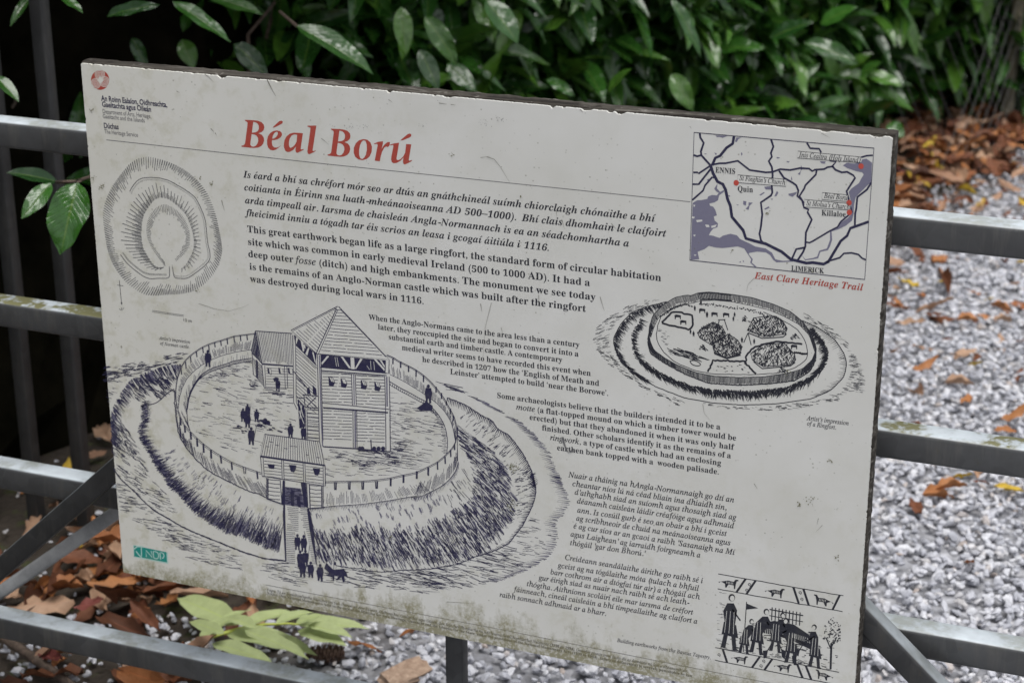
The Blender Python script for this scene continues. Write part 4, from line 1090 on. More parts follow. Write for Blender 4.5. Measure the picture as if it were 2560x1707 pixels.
pl.line(smooth(K8((272, 980), (330, 1060), (410, 1130), (500, 1195), (560, 1215), (620, 1208), (735, 1208), (745, 1190), (740, 1095)), 50), 1.9, 'grey', jit=.1)
w2 = [(x * 0.955 + 530 * .045, y * 0.955 + 560 * .045) for x, y in w1]
between(pl, w1 * 0.97 + np.array([415, 575]) * .03, w1 * 0.945 + np.array([415, 575]) * .055, 150, (0, 0), (1, 1), (0.8, 1.1), 'grey')
between(pl, smooth(K8((290, 965), (340, 1040), (420, 1110), (500, 1165), (560, 1180), (710, 1182)), 40), smooth(K8((302, 960), (352, 1030), (428, 1095), (504, 1148), (562, 1162), (710, 1165)), 40), 60, (0, 0), (1, 1), (0.8, 1.1), 'grey')
pl.line(K8((262, 1225), (284, 1455)), 1.3, 'black'); pl.line(K8((240, 1272), (300, 1280)), 1.3, 'black')
pl.poly(K8((274, 1440), (292, 1440), (286, 1465)), 'black'); pl.line(K8((262, 1500), (280, 1515), (285, 1485), (290, 1512), (305, 1490)), 1.6, 'black')
pl.line(K8((575, 1515), (878, 1560), (878, 1572), (575, 1527)), 1.1, 'grey', close=True); pl.line(K8((722, 1540), (730, 1548)), 1.2, 'grey')
textline(pl, "10 m", (457, 803), (480, 806.5), .0065, 's', 'black', .006)
pl.build()

# ---------------------------------------------------------------- drawing of the Norman castle
ca = Print('castle_drawing'); ca.fat = 1.18
# ground outside, far bank strokes
grd = (1, 0.17)
scatter(ca, K3((20, 460), (260, 430), (650, 390), (830, 310), (1030, 300), (900, 420), (640, 480), (300, 600), (30, 640)), 90, (6, 22), (.7, 1.5), (1, -.12), clump=2)
scatter(ca, K3((30, 540), (240, 580), (240, 700), (60, 900), (40, 860)), 30, (5, 16), (.7, 1.4), (1, .25))
rim = smooth(K3((960, 435), (830, 445), (650, 480), (560, 520), (480, 550), (400, 590), (330, 620), (260, 700), (200, 790), (150, 870), (110, 960), (80, 1060), (80, 1180), (95, 1400)), 90)
for i, p in enumerate(rim):
    for k in range(3 if i % 5 else 1):
        tt = i / 90; L = random.uniform(18, 42) * (1 - .35 * tt); a = math.radians(random.gauss(58 - 16 * tt + (8 if tt < .2 else 0), 5))
        q = p + np.array([random.uniform(0, 14), random.uniform(-1, 16)]) * random.random()
        e = q + np.array([math.cos(a), math.sin(a)]) * L
        ca.line([q, (q + e) / 2 + np.array([random.gauss(0, .8), 0]), e], random.uniform(.9, 3.0), 'ink' if random.random() < .75 else 'tone', taper=True)
scatter(ca, K3((600, 560), (900, 560), (870, 730), (700, 860), (540, 800), (430, 900), (330, 800)), 90, (10, 26), (.8, 1.8), (1, .85), clump=2)
ca.line(smooth(K3((862, 745), (780, 790), (700, 870), (640, 920), (530, 945), (450, 960)), 20), 1.8)
# dark line of the ditch bottom on the left
db = K3((480, 930), (470, 1000), (480, 1080), (470, 1160), (430, 1260), (450, 1360), (500, 1450), (560, 1540))
dB = db + K4((560, 380), (620, 480), (660, 560), (740, 660), (800, 770), (900, 860), (1000, 960), (1080, 1060), (1200, 1150), (1330, 1240), (1450, 1310), (1600, 1350), (1750, 1410), (1880, 1470), (2000, 1520), (2140, 1568))
dB = smooth(dB, 150)
for i, p in enumerate(dB):
    tt = i / 150; a = math.radians(-8 - 72 * max(0, (tt - .25) / .75) ** 0.8); L0 = 14 + 44 * tt ** 1.3
    for k in range(8):
        L = random.uniform(.35, 1.25) * L0; b = a + random.gauss(0, .16)
        q = p + np.array([random.uniform(-6, 8) * (1 - tt), random.uniform(-8, 5)]) - np.array([0, 20 * tt * random.random() ** 2])
        e = q + np.array([math.cos(b), math.sin(b)]) * L
        ca.line([q, (q + e) / 2, e], random.uniform(.9, 2.4) if k < 6 else random.uniform(.7, 1.2), 'ink' if random.random() < .72 else 'tone', taper=True)
scatter(ca, K4((650, 300), (960, 320), (1300, 640), (1700, 850), (2150, 1100), (2150, 1450), (1900, 1150), (1400, 950), (1000, 700), (760, 480)), 70, (6, 18), (.6, 1.3), lambda q: (1, -.3 - 2.4 * max(0, (q[0] - 420) / 280)), 'tone', clump=2)
# left side inside slope and rim lines
scatter(ca, K4((100, 0), (260, 0), (420, 300), (560, 620), (760, 860), (900, 1080), (700, 1060), (420, 850), (160, 560), (110, 300)), 150, (7, 26), (.7, 1.5), lambda q: (1, .9 - (q[1] - 1060) / 420), clump=1)
scatter(ca, K3((90, 1020), (200, 1100), (330, 1300), (420, 1568), (110, 1568)), 100, (8, 24), (.8, 1.8), (.75, 1))
rl_ = smooth(K4((120, 540), (150, 600), (230, 700), (350, 800), (480, 940), (620, 1060), (800, 1160), (950, 1250), (1100, 1320), (1300, 1400), (1500, 1480), (1720, 1568)) + K5((0, 955), (270, 985)), 110)
ca.line(rl_, 2.2, jit=.35); ca.line(rl_ + np.array([1.5, 2.0]), 1.0, jit=.5)
for p in rl_:
    if random.random() < .7:
        ca.line([p, p + np.array([random.uniform(5, 14), random.uniform(2, 7)])], random.uniform(.8, 2.0), taper=True)
scatter(ca, K4((140, 640), (300, 820), (560, 1060), (800, 1200), (1150, 1380), (1500, 1568), (1000, 1568), (640, 1330), (300, 1130), (180, 950)), 150, (8, 26), (.7, 1.4), (1, .22))
# ground in front
scatter(ca, K5((0, 1000), (280, 1010), (430, 1060), (700, 1200), (400, 1340), (0, 1200)) , 55, (10, 34), (.7, 1.4), (1, .17))
scatter(ca, K4((700, 1340), (1200, 1420), (1700, 1600), (1700, 1800), (1200, 1700), (900, 1560)), 60, (10, 30), (.7, 1.3), (1, .2))
scatter(ca, K5((600, 1180), (1040, 1080), (1500, 1140), (2000, 1100), (2352, 1060), (2352, 1300), (2000, 1380), (1400, 1330), (900, 1290)), 130, (12, 44), (.7, 1.5), (1, .2))
scatter(ca, K7((0, 1320), (600, 1250), (1000, 1130), (1400, 1000), (1560, 1240), (1250, 1420), (800, 1500), (300, 1540)), 170, (12, 44), (.7, 1.5), (1, .22))
scatter(ca, K7((1300, 960), (1500, 800), (1640, 640), (1850, 800), (1800, 1050), (1560, 1150)), 45, (8, 26), (.6, 1.2), (1, .2))
# outer edge band right
ob = smooth(K6((820, 330), (1060, 420), (1320, 560), (1500, 660), (1700, 780), (1830, 900), (2030, 1130), (2080, 1270), (2130, 1400), (2190, 1540)) + K7((1960, 130), (1985, 260), (2070, 400), (2080, 480), (2000, 620), (1900, 720), (1940, 880), (1900, 1010), (1830, 1130), (1720, 1200), (1560, 1290), (1350, 1380), (1180, 1440)), 150)
for i, p in enumerate(ob):
    tt = i / 150
    if 0.05 < tt < .09 or .19 < tt < .22: continue
    for k in range(2):
        L = random.uniform(12, 32); e = p - np.array([L, L * (.3 if tt < .5 else .12)]) ; q = p + np.array([random.uniform(-5, 4), random.uniform(-2, 2)])
        ca.line([q, e], random.uniform(.8, 1.4), 'ink' if random.random() < .5 else 'tone', taper=True)
scatter(ca, K6((690, 270), (900, 320), (910, 350), (1060, 420), (850, 380)), 16, (14, 34), (.8, 1.6), (1, .22))
# outer rim of the ditch, right-hand side, with dark ticks
rr_ = smooth(K6((780, 460), (880, 500), (990, 540), (1100, 610), (1200, 680), (1330, 740), (1400, 850), (1530, 910), (1620, 1030), (1690, 1120), (1770, 1270), (1830, 1400), (1850, 1568)) + K7((1600, 100), (1650, 200), (1670, 330), (1640, 470), (1570, 620), (1500, 760), (1400, 880), (1340, 970), (1180, 1050), (1050, 1095), (900, 1140), (720, 1215), (560, 1250), (400, 1280), (200, 1292), (0, 1300)) + K5((1430, 1125), (1300, 1110), (1180, 1082), (950, 1060), (880, 1040)), 230)
ca.line(rr_, 1.7, jit=.5)
for i, p in enumerate(rr_):
    tt = i / 230
    d = rr_[min(i + 1, 229)] - rr_[max(i - 1, 0)]; d = d / (np.hypot(*d) or 1); nrm = np.array([-d[1], d[0]])
    m = (4 if tt < .45 else (2 if tt < .66 else .6))
    for k in range(int(m) + (random.random() < m % 1)):
        L = random.uniform(4, 15) * (1 if tt < .5 else .6); e = p + nrm * L + d * L * .35 + np.array([-2, 1])
        ca.line([p + np.array([random.uniform(-1, 1), random.uniform(-1, 1)]), e], random.uniform(.9, 2.2), 'ink', taper=True)
# inner slope marks between rim and dark bank, right
scatter(ca, K6((920, 700), (1000, 600), (1250, 760), (1500, 1000), (1650, 1200), (1760, 1400), (1600, 1500), (1450, 1200), (1350, 1060), (1150, 900)), 80, (5, 17), (.7, 1.6), (1, -.75))
scatter(ca, K7((1400, 100), (1560, 50), (1620, 300), (1560, 520), (1440, 680), (1300, 840), (1330, 700), (1420, 520), (1430, 300)), 70, (5, 16), (.7, 1.4), (1, -.25))
# dark near bank, right-hand side
band = K5((560, 350), (620, 640), (800, 640), (1000, 640), (1180, 580), (1500, 650), (1870, 650), (2050, 560)) + K7((370, 740), (600, 700), (690, 540), (830, 510), (900, 450), (930, 300), (940, 130), (900, 60)) + K6((1150, 1390), (1080, 1250), (930, 1000), (915, 880), (910, 805), (1000, 845), (1100, 940), (1250, 1050), (1350, 1120), (1400, 1210), (1500, 1330), (1560, 1500)) + K7((1290, 60), (1350, 200), (1410, 400), (1400, 540), (1330, 680), (1240, 800), (1200, 920), (1050, 1030), (850, 1130), (560, 1210), (300, 1215), (130, 1260)) + K5((1650, 1060), (1450, 1050), (1200, 1035), (900, 1000), (640, 965))
def dirR(q):
    t = min(1, max(0, (q[0] - 800) / 380)); u = min(1, max(0, (1300 - q[1]) / 180))
    a = math.radians(68 - 14 * t - 18 * u * t); return (math.cos(a), math.sin(a))
ca.layer(1)
scatter(ca, band, 1250, (12, 34), (.9, 2.3), dirR, 'ink', jit=.08)
scatter(ca, band, 800, (10, 30), (1.0, 2.4), dirR, 'tone', jit=.10)
ca.layer(2); scatter(ca, band, 480, (10, 30), (.8, 1.7), dirR, 'paper', jit=.12)
ca.layer(3); scatter(ca, band, 430, (8, 24), (.8, 2.0), dirR, 'ink', jit=.12)
ca.layer(0)
scatter(ca, K5((600, 360), (1200, 350), (2100, 150), (2352, 250), (2352, 500), (1870, 640), (1500, 640), (1200, 570), (800, 620)), 70, (6, 18), (.8, 1.6), lambda q: (.4, 1), 'tone', clump=3)
scatter(ca, K7((600, 250), (760, 80), (950, 120), (960, 420), (700, 560), (500, 450)), 50, (8, 24), (.8, 1.5), (.7, 1), 'ink', clump=1)
# fringe under the palisade
pb_r = smooth(K2((840, 1420), (1040, 1400), (1150, 1388), (1330, 1378), (1500, 1366), (1660, 1345), (1840, 1320), (2000, 1290), (2200, 1260), (2352, 1215)) + K7((150, 408), (280, 380), (400, 320), (500, 270), (600, 190), (680, 80), (705, 0)) + K6((905, 1240),), 130)
ca.line(pb_r, 3.0, jit=.5)
for i, p in enumerate(pb_r):
    for k in range(3):
        L = random.uniform(3, 13); ca.line([p, p + np.array([L * .35, L])], random.uniform(.9, 2.2), 'ink' if k < 2 else 'tone', taper=True)
pb_l = smooth(K3((865, 760), (870, 950), (890, 1130), (910, 1270), (960, 1390), (1030, 1490)) + K4((1130, 430), (1210, 500), (1250, 550), (1350, 610), (1460, 665), (1590, 730), (1800, 830), (1900, 850), (2010, 910), (2180, 975)), 110)
# far palisade wall (inner face) and walkway
ft = smooth(K3((1850, 65), (1600, 95), (1500, 130), (1350, 175), (1270, 200), (1200, 235), (1130, 280), (1050, 340), (990, 400), (945, 480), (905, 590), (885, 690), (878, 780), (885, 890), (905, 990)), 90)
fb = smooth(K3((1800, 265), (1600, 295), (1450, 335), (1310, 390), (1200, 450), (1110, 520), (1020, 610), (960, 730), (925, 850), (912, 980)), 90)
wk = smooth(K3((1815, 365), (1600, 400), (1500, 435), (1380, 470), (1280, 510), (1190, 570), (1120, 660), (1060, 770), (1030, 870), (1015, 980), (1020, 1080), (1030, 1180), (1055, 1250)), 90)
yard_l = list(ft) + list(smooth(K3((905, 990), (940, 1090), (990, 1190), (1060, 1265)), 10))
ca.layer(4)
nl = smooth(K3((905, 990), (940, 1090), (990, 1190), (1060, 1265), (1140, 1345), (1220, 1415), (1310, 1485)) + K4((1430, 385), (1570, 465), (1710, 520), (1870, 575), (1940, 600)), 80)
nr = smooth(K2((1050, 1095), (1150, 1092), (1330, 1088), (1490, 1088), (1660, 1075), (1840, 1050), (1990, 1015), (2150, 985), (2300, 915)) + K6((530, 1310), (650, 1250), (740, 1175), (815, 1100), (860, 1040), (885, 970), (897, 900)), 90)
fr_r = smooth(K6((897, 900), (890, 800), (860, 690), (800, 580), (740, 470), (650, 350), (570, 260), (480, 180), (380, 110), (290, 65), (160, 0)) + K1((1880, 752), (1800, 720)), 80)
fbr = smooth(K6((870, 970), (855, 870), (820, 750), (740, 620), (640, 520), (600, 490), (490, 410), (360, 330), (250, 260), (100, 185)) + K1((1840, 960),), 60)
wkr = smooth(K6((770, 1140), (780, 1010), (770, 900), (740, 790), (680, 680), (600, 590), (510, 500), (420, 460), (300, 390), (200, 340), (60, 255)), 60)
# whole enclosure filled with the bare sheet, then drawn upon
enc = list(ft) + list(nl[8:]) + K2((330, 1010), (1050, 1110)) + list(nr) + list(fr_r) + K1((1700, 600), (640, 460))
ca.poly(enc, 'paper')
for pal in (list(nl) + list(pb_l[::-1][:100]), list(nr) + list(pb_r[::-1])): ca.poly(pal, 'paper')
ca.layer(5)
ca.line(ft, 1.5, jit=.15); ca.line(ft + np.array([.8, 2.2]), 1.0, jit=.2); ca.line(fb, 1.4, jit=.2)
between(ca, ft, fb, 120, (.35, .6), (.85, 1), (.7, 1.1), 'ink', .2, .8)
P_ = resample(ft, 90)
for x, y, L in [(1750, 75, 75), (1670, 85, 75), (1592, 98, 80), (1508, 120, 80), (1430, 148, 70), (1355, 170, 65), (1283, 205, 65), (1210, 235, 70), (1132, 285, 70), (1060, 345, 75), (1000, 410, 90), (945, 490, 80)]:
    a = K3((x, y), (x + 8, y + L)); ca.line(a, 2.6)
ca.line(wk, 1.6, jit=.2); ca.line(smooth(K3((1190, 590), (1120, 680), (1062, 790), (1035, 880), (1018, 1000)), 20), 3.0)
between(ca, wk[:45], wk[:45] + np.array([0, 7.5]), 45, (0, 0), (1, 1), (1, 1.5)); ca.line(wk[:45] + np.array([0, 7.5]), 1.5)
between(ca, wk, fb, 60, (0.0, .1), (.4, .8), (.6, 1.0), 'ink', .2, .7)
yi = K3((1200, 640), (1500, 520), (1780, 430), (1830, 600), (1960, 740), (2300, 900), (2352, 1200), (1900, 1568), (1400, 1450), (1080, 1230), (1040, 1000), (1080, 760))
scatter(ca, yi, 190, (6, 30), (.6, 1.4), (1, .2), jit=.1)
scatter(ca, K3((1200, 580), (1500, 470), (1800, 400), (1800, 480), (1500, 600), (1240, 680)), 50, (8, 22), (.8, 1.4), (1, .22))
scatter(ca, K2((1850, 550), (2050, 600), (2050, 850), (1500, 950), (1080, 700), (1850, 740)), 110, (10, 34), (.8, 1.7), (1, .12))
scatter(ca, K2((1060, 760), (1600, 760), (2300, 830), (2200, 950), (1700, 1040), (1070, 1050)), 70, (10, 38), (.7, 1.5), (1, .13))
scatter(ca, K6((90, 380), (500, 560), (700, 760), (760, 1000), (720, 1150), (100, 1350)), 150, (8, 34), (.6, 1.4), (1, .13))
# near-left palisade
ca.line(nl, 1.5, jit=.1); ca.line(nl + np.array([-1.2, 3.4]), 1.1, jit=.15); ca.line(pb_l, 2.2, jit=.5)
ca.line(smooth(K3((885, 890), (895, 1100), (920, 1260), (985, 1400)), 20), 1.2)
between(ca, nl, pb_l[30:], 90, (.4, .65), (.9, 1), (.7, 1.2), 'ink', .2, .85)
for x, y, L in [(935, 1090, 100), (990, 1190, 90), (1062, 1270, 95), (1140, 1345, 105), (1218, 1415, 110), (1310, 1488, 110)]:
    ca.line(K3((x, y), (x + 6, y + L)), 4.0)
for x, y, L in [(1430, 385, 95), (1562, 465, 95), (1875, 580, 92)]: ca.line(K4((x, y), (x + 10, y + L)), 3.6)
ca.line(K4((1705, 520), (1718, 605), (1735, 605), (1738, 530)), 2.0)
# near-right palisade
between(ca, nr, pb_r[8:], 125, (.4, .7), (.9, 1), (.7, 1.2), 'ink', .2, .85)
ca.line(nr, 1.5); ca.line(nr + np.array([.3, 3.2]), 1.2)
for x, y in [(1165, 1100), (1335, 1095), (1500, 1095), (1670, 1085)]:
    ca.line(K2((x - 8, y), (x - 4, y + 95), (x + 14, y + 95), (x + 16, y)), 2.4); ca.line(K2((x + 14, y), (x + 12, y + 95)), 3.2)
for x, y in [(1848, 1055), (2005, 1015), (2168, 965), (2308, 918)]: ca.line(K2((x, y), (x - 2, y + 95)), 4.2)
for x, y, L in [(542, 1310, 105), (655, 1245, 95), (748, 1175, 95), (816, 1100, 85), (864, 1030, 70)]: ca.line(K6((x, y), (x + 4, y + L)), 3.2)
# far-right palisade with walk
ca.line(fr_r, 1.7); ca.line(fr_r + np.array([-2.0, 2.0]), 1.1); ca.line(fbr, 1.3, jit=.15); ca.line(wkr, 1.7, jit=.15)
ca.line(wkr[25:] + np.array([-.5, 7.5]), 1.4, jit=.2); between(ca, wkr[25:], wkr[25:] + np.array([-.5, 7.5]), 26, (0, 0), (1, 1), (1, 1.4))
between(ca, fr_r, fbr, 95, (.4, .6), (.9, 1), (.7, 1.1), 'ink', .2, .85)
for x, y, L in [(205, 20, 75), (303, 70, 75), (395, 125, 80), (486, 185, 85), (640, 325, 75), (706, 400, 75), (765, 500, 55), (815, 590, 70), (850, 680, 60)]: ca.line(K6((x, y), (x - 2, y + L)), 3.0)
for x, y, L in [(1875, 760, 75), (1970, 800, 80)]: ca.line(K1((x, y), (x, y + L)), 3.0)
ca.line(K6((905, 800), (900, 1000), (898, 1235)), 1.3); ca.line(K6((880, 1000), (870, 900)), 2.5)
between(ca, wkr[:30], wkr[:30] + np.array([-12, -1]), 34, (0, .3), (.6, 1.3), (.8, 1.4), 'ink', .2)
# side building
ca.layer(6)
ca.poly(K1((190, 425), (640, 460), (655, 850), (650, 1160), (310, 1130), (160, 1000), (140, 670)), 'paper')
ca.layer(7)
ca.line(K1((190, 427), (640, 458)), 1.8); ca.line(K1((190, 427), (140, 670), (268, 825), (655, 855)), 1.9); ca.line(K1((190, 427), (272, 820)), 1.8); ca.line(K1((205, 440), (290, 815)), 1.0)
ca.line(K1((272, 832), (650, 858)), 3.0)
between(ca, K1((215, 432), (640, 462)), K1((290, 822), (655, 850)), 21, (0, 0), (.9, 1), (1.0, 1.4), 'ink', .15)
between(ca, K1((195, 445), (265, 815)), K1((145, 665), (262, 815)), 16, (0, 0), (1, 1), (1.2, 1.8), 'ink')
ca.line(K1((150, 690), (165, 960), (215, 1000)), 1.7); ca.line(K1((268, 840), (300, 1125), (575, 1135)), 1.8); ca.line(K1((150, 700), (270, 820)), 1.5)
between(ca, K1((160, 760), (200, 990)), K1((272, 860), (300, 1110)), 12, (0, 0), (1, 1), (.9, 1.3), 'ink')
ca.poly(K1((196, 770), (222, 800), (222, 1010), (200, 1000)), 'ink')
for x in (305, 545, 575): ca.line(K1((x, 850), (x + 12, 1130)), 1.4)
for i in range(8): ca.line(K1((320, 880 + i * 33), (650, 895 + i * 33)), 1.0, jit=.3)
for x, w in ((335, 50), (470, 60), (585, 62)):
    ca.poly(K1((x, 875), (x + w, 890), (x + w + 5, 965), (x + 8, 945)), 'ink'); ca.layer(8); ca.poly(K1((x + 22, 885), (x + w - 6, 892), (x + w, 955), (x + 32, 945)), 'paper'); ca.layer(7)
person(ca, *K1((465, 1160))[0], 32); ca.poly(K1((405, 1010), (440, 990), (475, 1000), (470, 1045), (420, 1045)), 'ink')
scatter(ca, K1((320, 1140), (640, 1160), (640, 1250), (480, 1230)), 22, (8, 24), (.9, 1.7), (1, .1)); scatter(ca, K1((100, 1010), (200, 1010), (280, 1120), (160, 1180)), 25, (6, 14), (.9, 1.8), (1, .3))
# tower
ca.layer(9)
ca.poly(K1((640, 440), (945, 700), (1830, 778), (1830, 1568)) + K2((1840, 735), (1020, 665), (820, 580), (700, 200)) + K1((665, 1330), (655, 900)), 'paper')
ca.poly(K1((1198, 125), (1835, 780), (942, 708), (625, 420)), 'paper')
ca.layer(10)
ca.line(K1((1198, 125), (628, 418), (942, 706), (1832, 778), (1210, 128)), 1.9); ca.line(K1((1190, 148), (650, 425)), 1.1); ca.line(K1((1180, 165), (935, 700)), 2.0); ca.line(K1((1200, 165), (965, 700)), 1.5)
ca.line(K1((1235, 165), (1790, 745)), 1.4); ca.line(K1((1160, 150), (1195, 170), (1232, 170)), 1.6)
for i in range(13):
    t_ = (i + 1) / 14; a = K1((1198 - (1198 - 965) * t_, 165 + (700 - 165) * t_))[0]; b = K1((1225 + (1800 - 1225) * t_, 165 + (765 - 165) * t_))[0]
    n_ = max(1, int(t_ * 4)); xs = sorted(random.uniform(.1, .9) for _ in range(n_ - 1)); cuts = [0] + xs + [1]
    for c0_, c1_ in zip(cuts[:-1], cuts[1:]):
        f_ = lambda s_: (a[0] + (b[0] - a[0]) * s_, a[1] + (b[1] - a[1]) * s_); g_ = .02
        ca.line([f_(c0_ + g_), f_((c0_ + c1_) / 2), f_(max(c1_ - g_, c0_ + g_ + .01))], 1.3, jit=.35)
for i in range(15):
    t_ = (i + .5) / 15; a = K1((1170 - (1170 - 655) * t_, 165 + (430 - 165) * t_))[0]; b = K1((1180 - (1180 - 945) * t_, 185 + (690 - 185) * t_))[0]
    s0 = random.uniform(0, .25); ca.line([(a[0] + (b[0] - a[0]) * s0, a[1] + (b[1] - a[1]) * s0), (a[0] + (b[0] - a[0]) * .55, a[1] + (b[1] - a[1]) * .55)], 1.1, jit=.3)
    ca.line([(a[0] + (b[0] - a[0]) * .62, a[1] + (b[1] - a[1]) * .62), (a[0] + (b[0] - a[0]) * .97, a[1] + (b[1] - a[1]) * .97)], 1.2, jit=.3)
ca.poly(K1((995, 715), (1785, 785), (1785, 940), (995, 870)), 'ink'); ca.poly(K1((660, 470), (940, 710), (930, 840), (680, 600)), 'ink')
ca.layer(11)
for q in [((1070, 730), (1095, 735), (1005, 840), (1000, 815)), ((1235, 740), (1265, 745), (1365, 885), (1335, 880)), ((1355, 750), (1400, 755), (1408, 895), (1362, 890)), ((1475, 765), (1505, 768), (1420, 895), (1412, 880)), ((1640, 770), (1670, 775), (1775, 890), (1770, 915)), ((1710, 780), (1735, 785), (1775, 850), (1775, 880)),
          ((690, 505), (715, 520), (690, 590), (680, 560)), ((745, 545), (775, 560), (790, 660), (775, 690)), ((835, 630), (850, 640), (825, 735), (800, 715)), ((780, 590), (800, 600), (805, 640), (790, 640)), ((885, 680), (905, 690), (930, 820), (915, 800))]:
    ca.poly(K1(*q), 'paper')
for q in [((1165, 745), (1185, 860)), ((1190, 745), (1210, 860)), ((1555, 850), (1590, 900)), ((1600, 790), (1608, 900)), ((1640, 800), (1650, 905))]: ca.line(K1(*q), .9, 'paper')
ca.layer(12)
def dbl(pts, off, w=1.4):
    ca.line(pts, w); ca.line([(x + off, y) for x, y in pts], w)
dbl(K1((950, 715), (965, 1350)) + K2((975, 600),), 8.8, 1.7); ca.line(K1((975, 720), (1000, 1568)) + K2((1015, 660),), 2.4, 'tone')
dbl(K1((1785, 785), (1780, 950)), 9, 1.6); dbl(K1((1775, 985), (1785, 1360)) + K2((1790, 720),), 11, 1.7); ca.line(K1((1800, 985), (1805, 1350)), 3, 'tone')
dbl(K1((1368, 955), (1380, 1335)), 9.5, 1.6); dbl(K2((1385, 215), (1390, 690)), 9.5, 1.6); ca.line(K2((1412, 230), (1415, 680)), 3.2, 'tone'); ca.line(K1((1395, 960), (1402, 1330)), 2.2, 'tone')
dbl(K1((650, 480), (660, 1300), (700, 1385)), 6.5, 1.4)
ca.line(K1((985, 870), (1810, 945)), 1.7); ca.line(K1((1000, 910), (1800, 972)), 2.2); ca.line(K1((1000, 925), (1780, 985)), 1.0)
ca.line(K1((1010, 1305), (1830, 1385)), 1.7); ca.line(K1((1020, 1365), (1815, 1425)), 3.4)
ca.line(K1((680, 590), (940, 850)), 1.8); ca.line(K1((690, 640), (945, 880)), 1.2); ca.line(K1((660, 920), (830, 1130)), 1.8); ca.line(K1((690, 985), (800, 1110)), 1.4)
for i in range(30):
    y = 945 + i * 38; 
    if 1290 < y < 1390: continue
    for (xa, xb) in ((1010, 1372), (1425, 1775)):
        if y > 1568 + 1176 - 1000: continue
        sl = 14 if xa < 1300 else 13; y0 = y + (0 if xa < 1300 else 28)
        m = random.uniform(.3, .7); xm = xa + (xb - xa) * m
        ca.line(K1((xa, y0), ((xa + xm) / 2, y0 + sl * m * .5), (xm - 14, y0 + sl * m)), 1.25, jit=.35); ca.line(K1((xm + 8, y0 + sl * m), ((xb + xm) / 2, y0 + sl * .8), (xb, y0 + sl)), 1.25, jit=.35)
for i in range(14):
    y = 700 + i * 42; ca.line(K1((688, y - 30), (790, y + 60), (935, y + 190)), 1.1, jit=.5)
for i in range(9): ca.line(K1((822, 1385 + i * 50), (965, 1392 + i * 50)), 1.2, jit=.3)
for i, x in enumerate((1085, 1235, 1480, 1647)):
    y = 985 + i * 20
    ca.poly(K1((x, y), (x + 55, y + 8), (x + 82, y + 70), (x + 62, y + 118), (x + 5, y + 108)), 'ink'); ca.layer(13)
    ca.poly(K1((x + 14, y + 8), (x + 52, y + 14), (x + 72, y + 68), (x + 36, y + 58)), 'paper'); ca.line(K1((x + 34, y + 10), (x + 55, y + 60)), 1.0); ca.layer(12)
# stair and porch on the tower's left
ca.poly(K1((890, 1085), (935, 1130), (945, 1210), (895, 1200)), 'ink'); ca.line(K1((765, 1205), (955, 1222)), 2.2); ca.line(K1((785, 1210), (800, 1360)), 2.0); ca.line(K1((800, 1360), (960, 1370)), 2.4)
ca.line(K1((810, 1230), (940, 1360)), 2); ca.line(K1((935, 1235), (820, 1350)), 2); ca.poly(K1((820, 1130), (850, 1110), (870, 1200), (825, 1200)), 'ink'); ca.line(K1((700, 1240), (790, 1250)), 2.2)
ca.poly(K1((705, 1260), (720, 1265), (790, 1340), (800, 1568), (720, 1420)) , 'ink'); ca.poly(K2((720, 200), (795, 215), (800, 420), (740, 440)), 'ink'); ca.layer(13)
for q in (((730, 1300), (780, 1480)), ((760, 1330), (735, 1500)), ((725, 1400), (785, 1560))): ca.line(K1(*q), 1.4, 'paper')
ca.layer(12); ca.line(K2((800, 200), (815, 575)), 1.8); ca.line(K2((822, 210), (832, 580)), 1.4); ca.line(K2((715, 100), (735, 440)), 1.8)
for i in range(9): ca.line(K2((825, 210 + i * 42), (970, 225 + i * 42)), 1.2, jit=.3)
ca.line(K2((1020, 665), (1440, 690), (1840, 728)), 2.6, jit=.6)
for x in (1470, 1500, 1645, 1700, 1755): ca.dot(*K2((x, 690))[0], 5.5, 'ink', 6)
ca.line(K2((1605, 580), (1612, 700)), 2.4); scatter(ca, K2((1450, 690), (1840, 725), (1800, 760), (1500, 720)), 18, (8, 20), (1, 2), (1, .1))
# figures inside the yard, goods
for x, y, h in ((40, 360, 34), (95, 430, 40), (205, 360, 32), (140, 640, 44), (95, 300, 32)): person(ca, *K2((x, y))[0], h)
person(ca, *K2((620, 555))[0], 36); person(ca, *K2((780, 580))[0], 36)
ca.line(K2((130, 170), (118, 320)), 1.2); ca.line(K2((205, 410), (165, 600)), 1.2)
scatter(ca, K2((170, 360), (300, 330), (430, 390), (500, 480), (380, 470), (210, 420)), 26, (5, 12), (1.5, 3), (1, .25)); ca.dot(*K2((310, 350))[0], 6, 'ink', 7); ca.dot(*K2((350, 375))[0], 5, 'ink', 6)
scatter(ca, K3((1600, 1200), (1660, 1190), (1760, 1250), (1740, 1290), (1620, 1260)), 14, (5, 12), (1.5, 2.6), (1, .2))
person(ca, *K3((1275, 470))[0], 42); person(ca, *K6((545, 520))[0], 46); ca.poly(K6((400, 590), (520, 500), (600, 560), (590, 620), (460, 615)), 'ink')
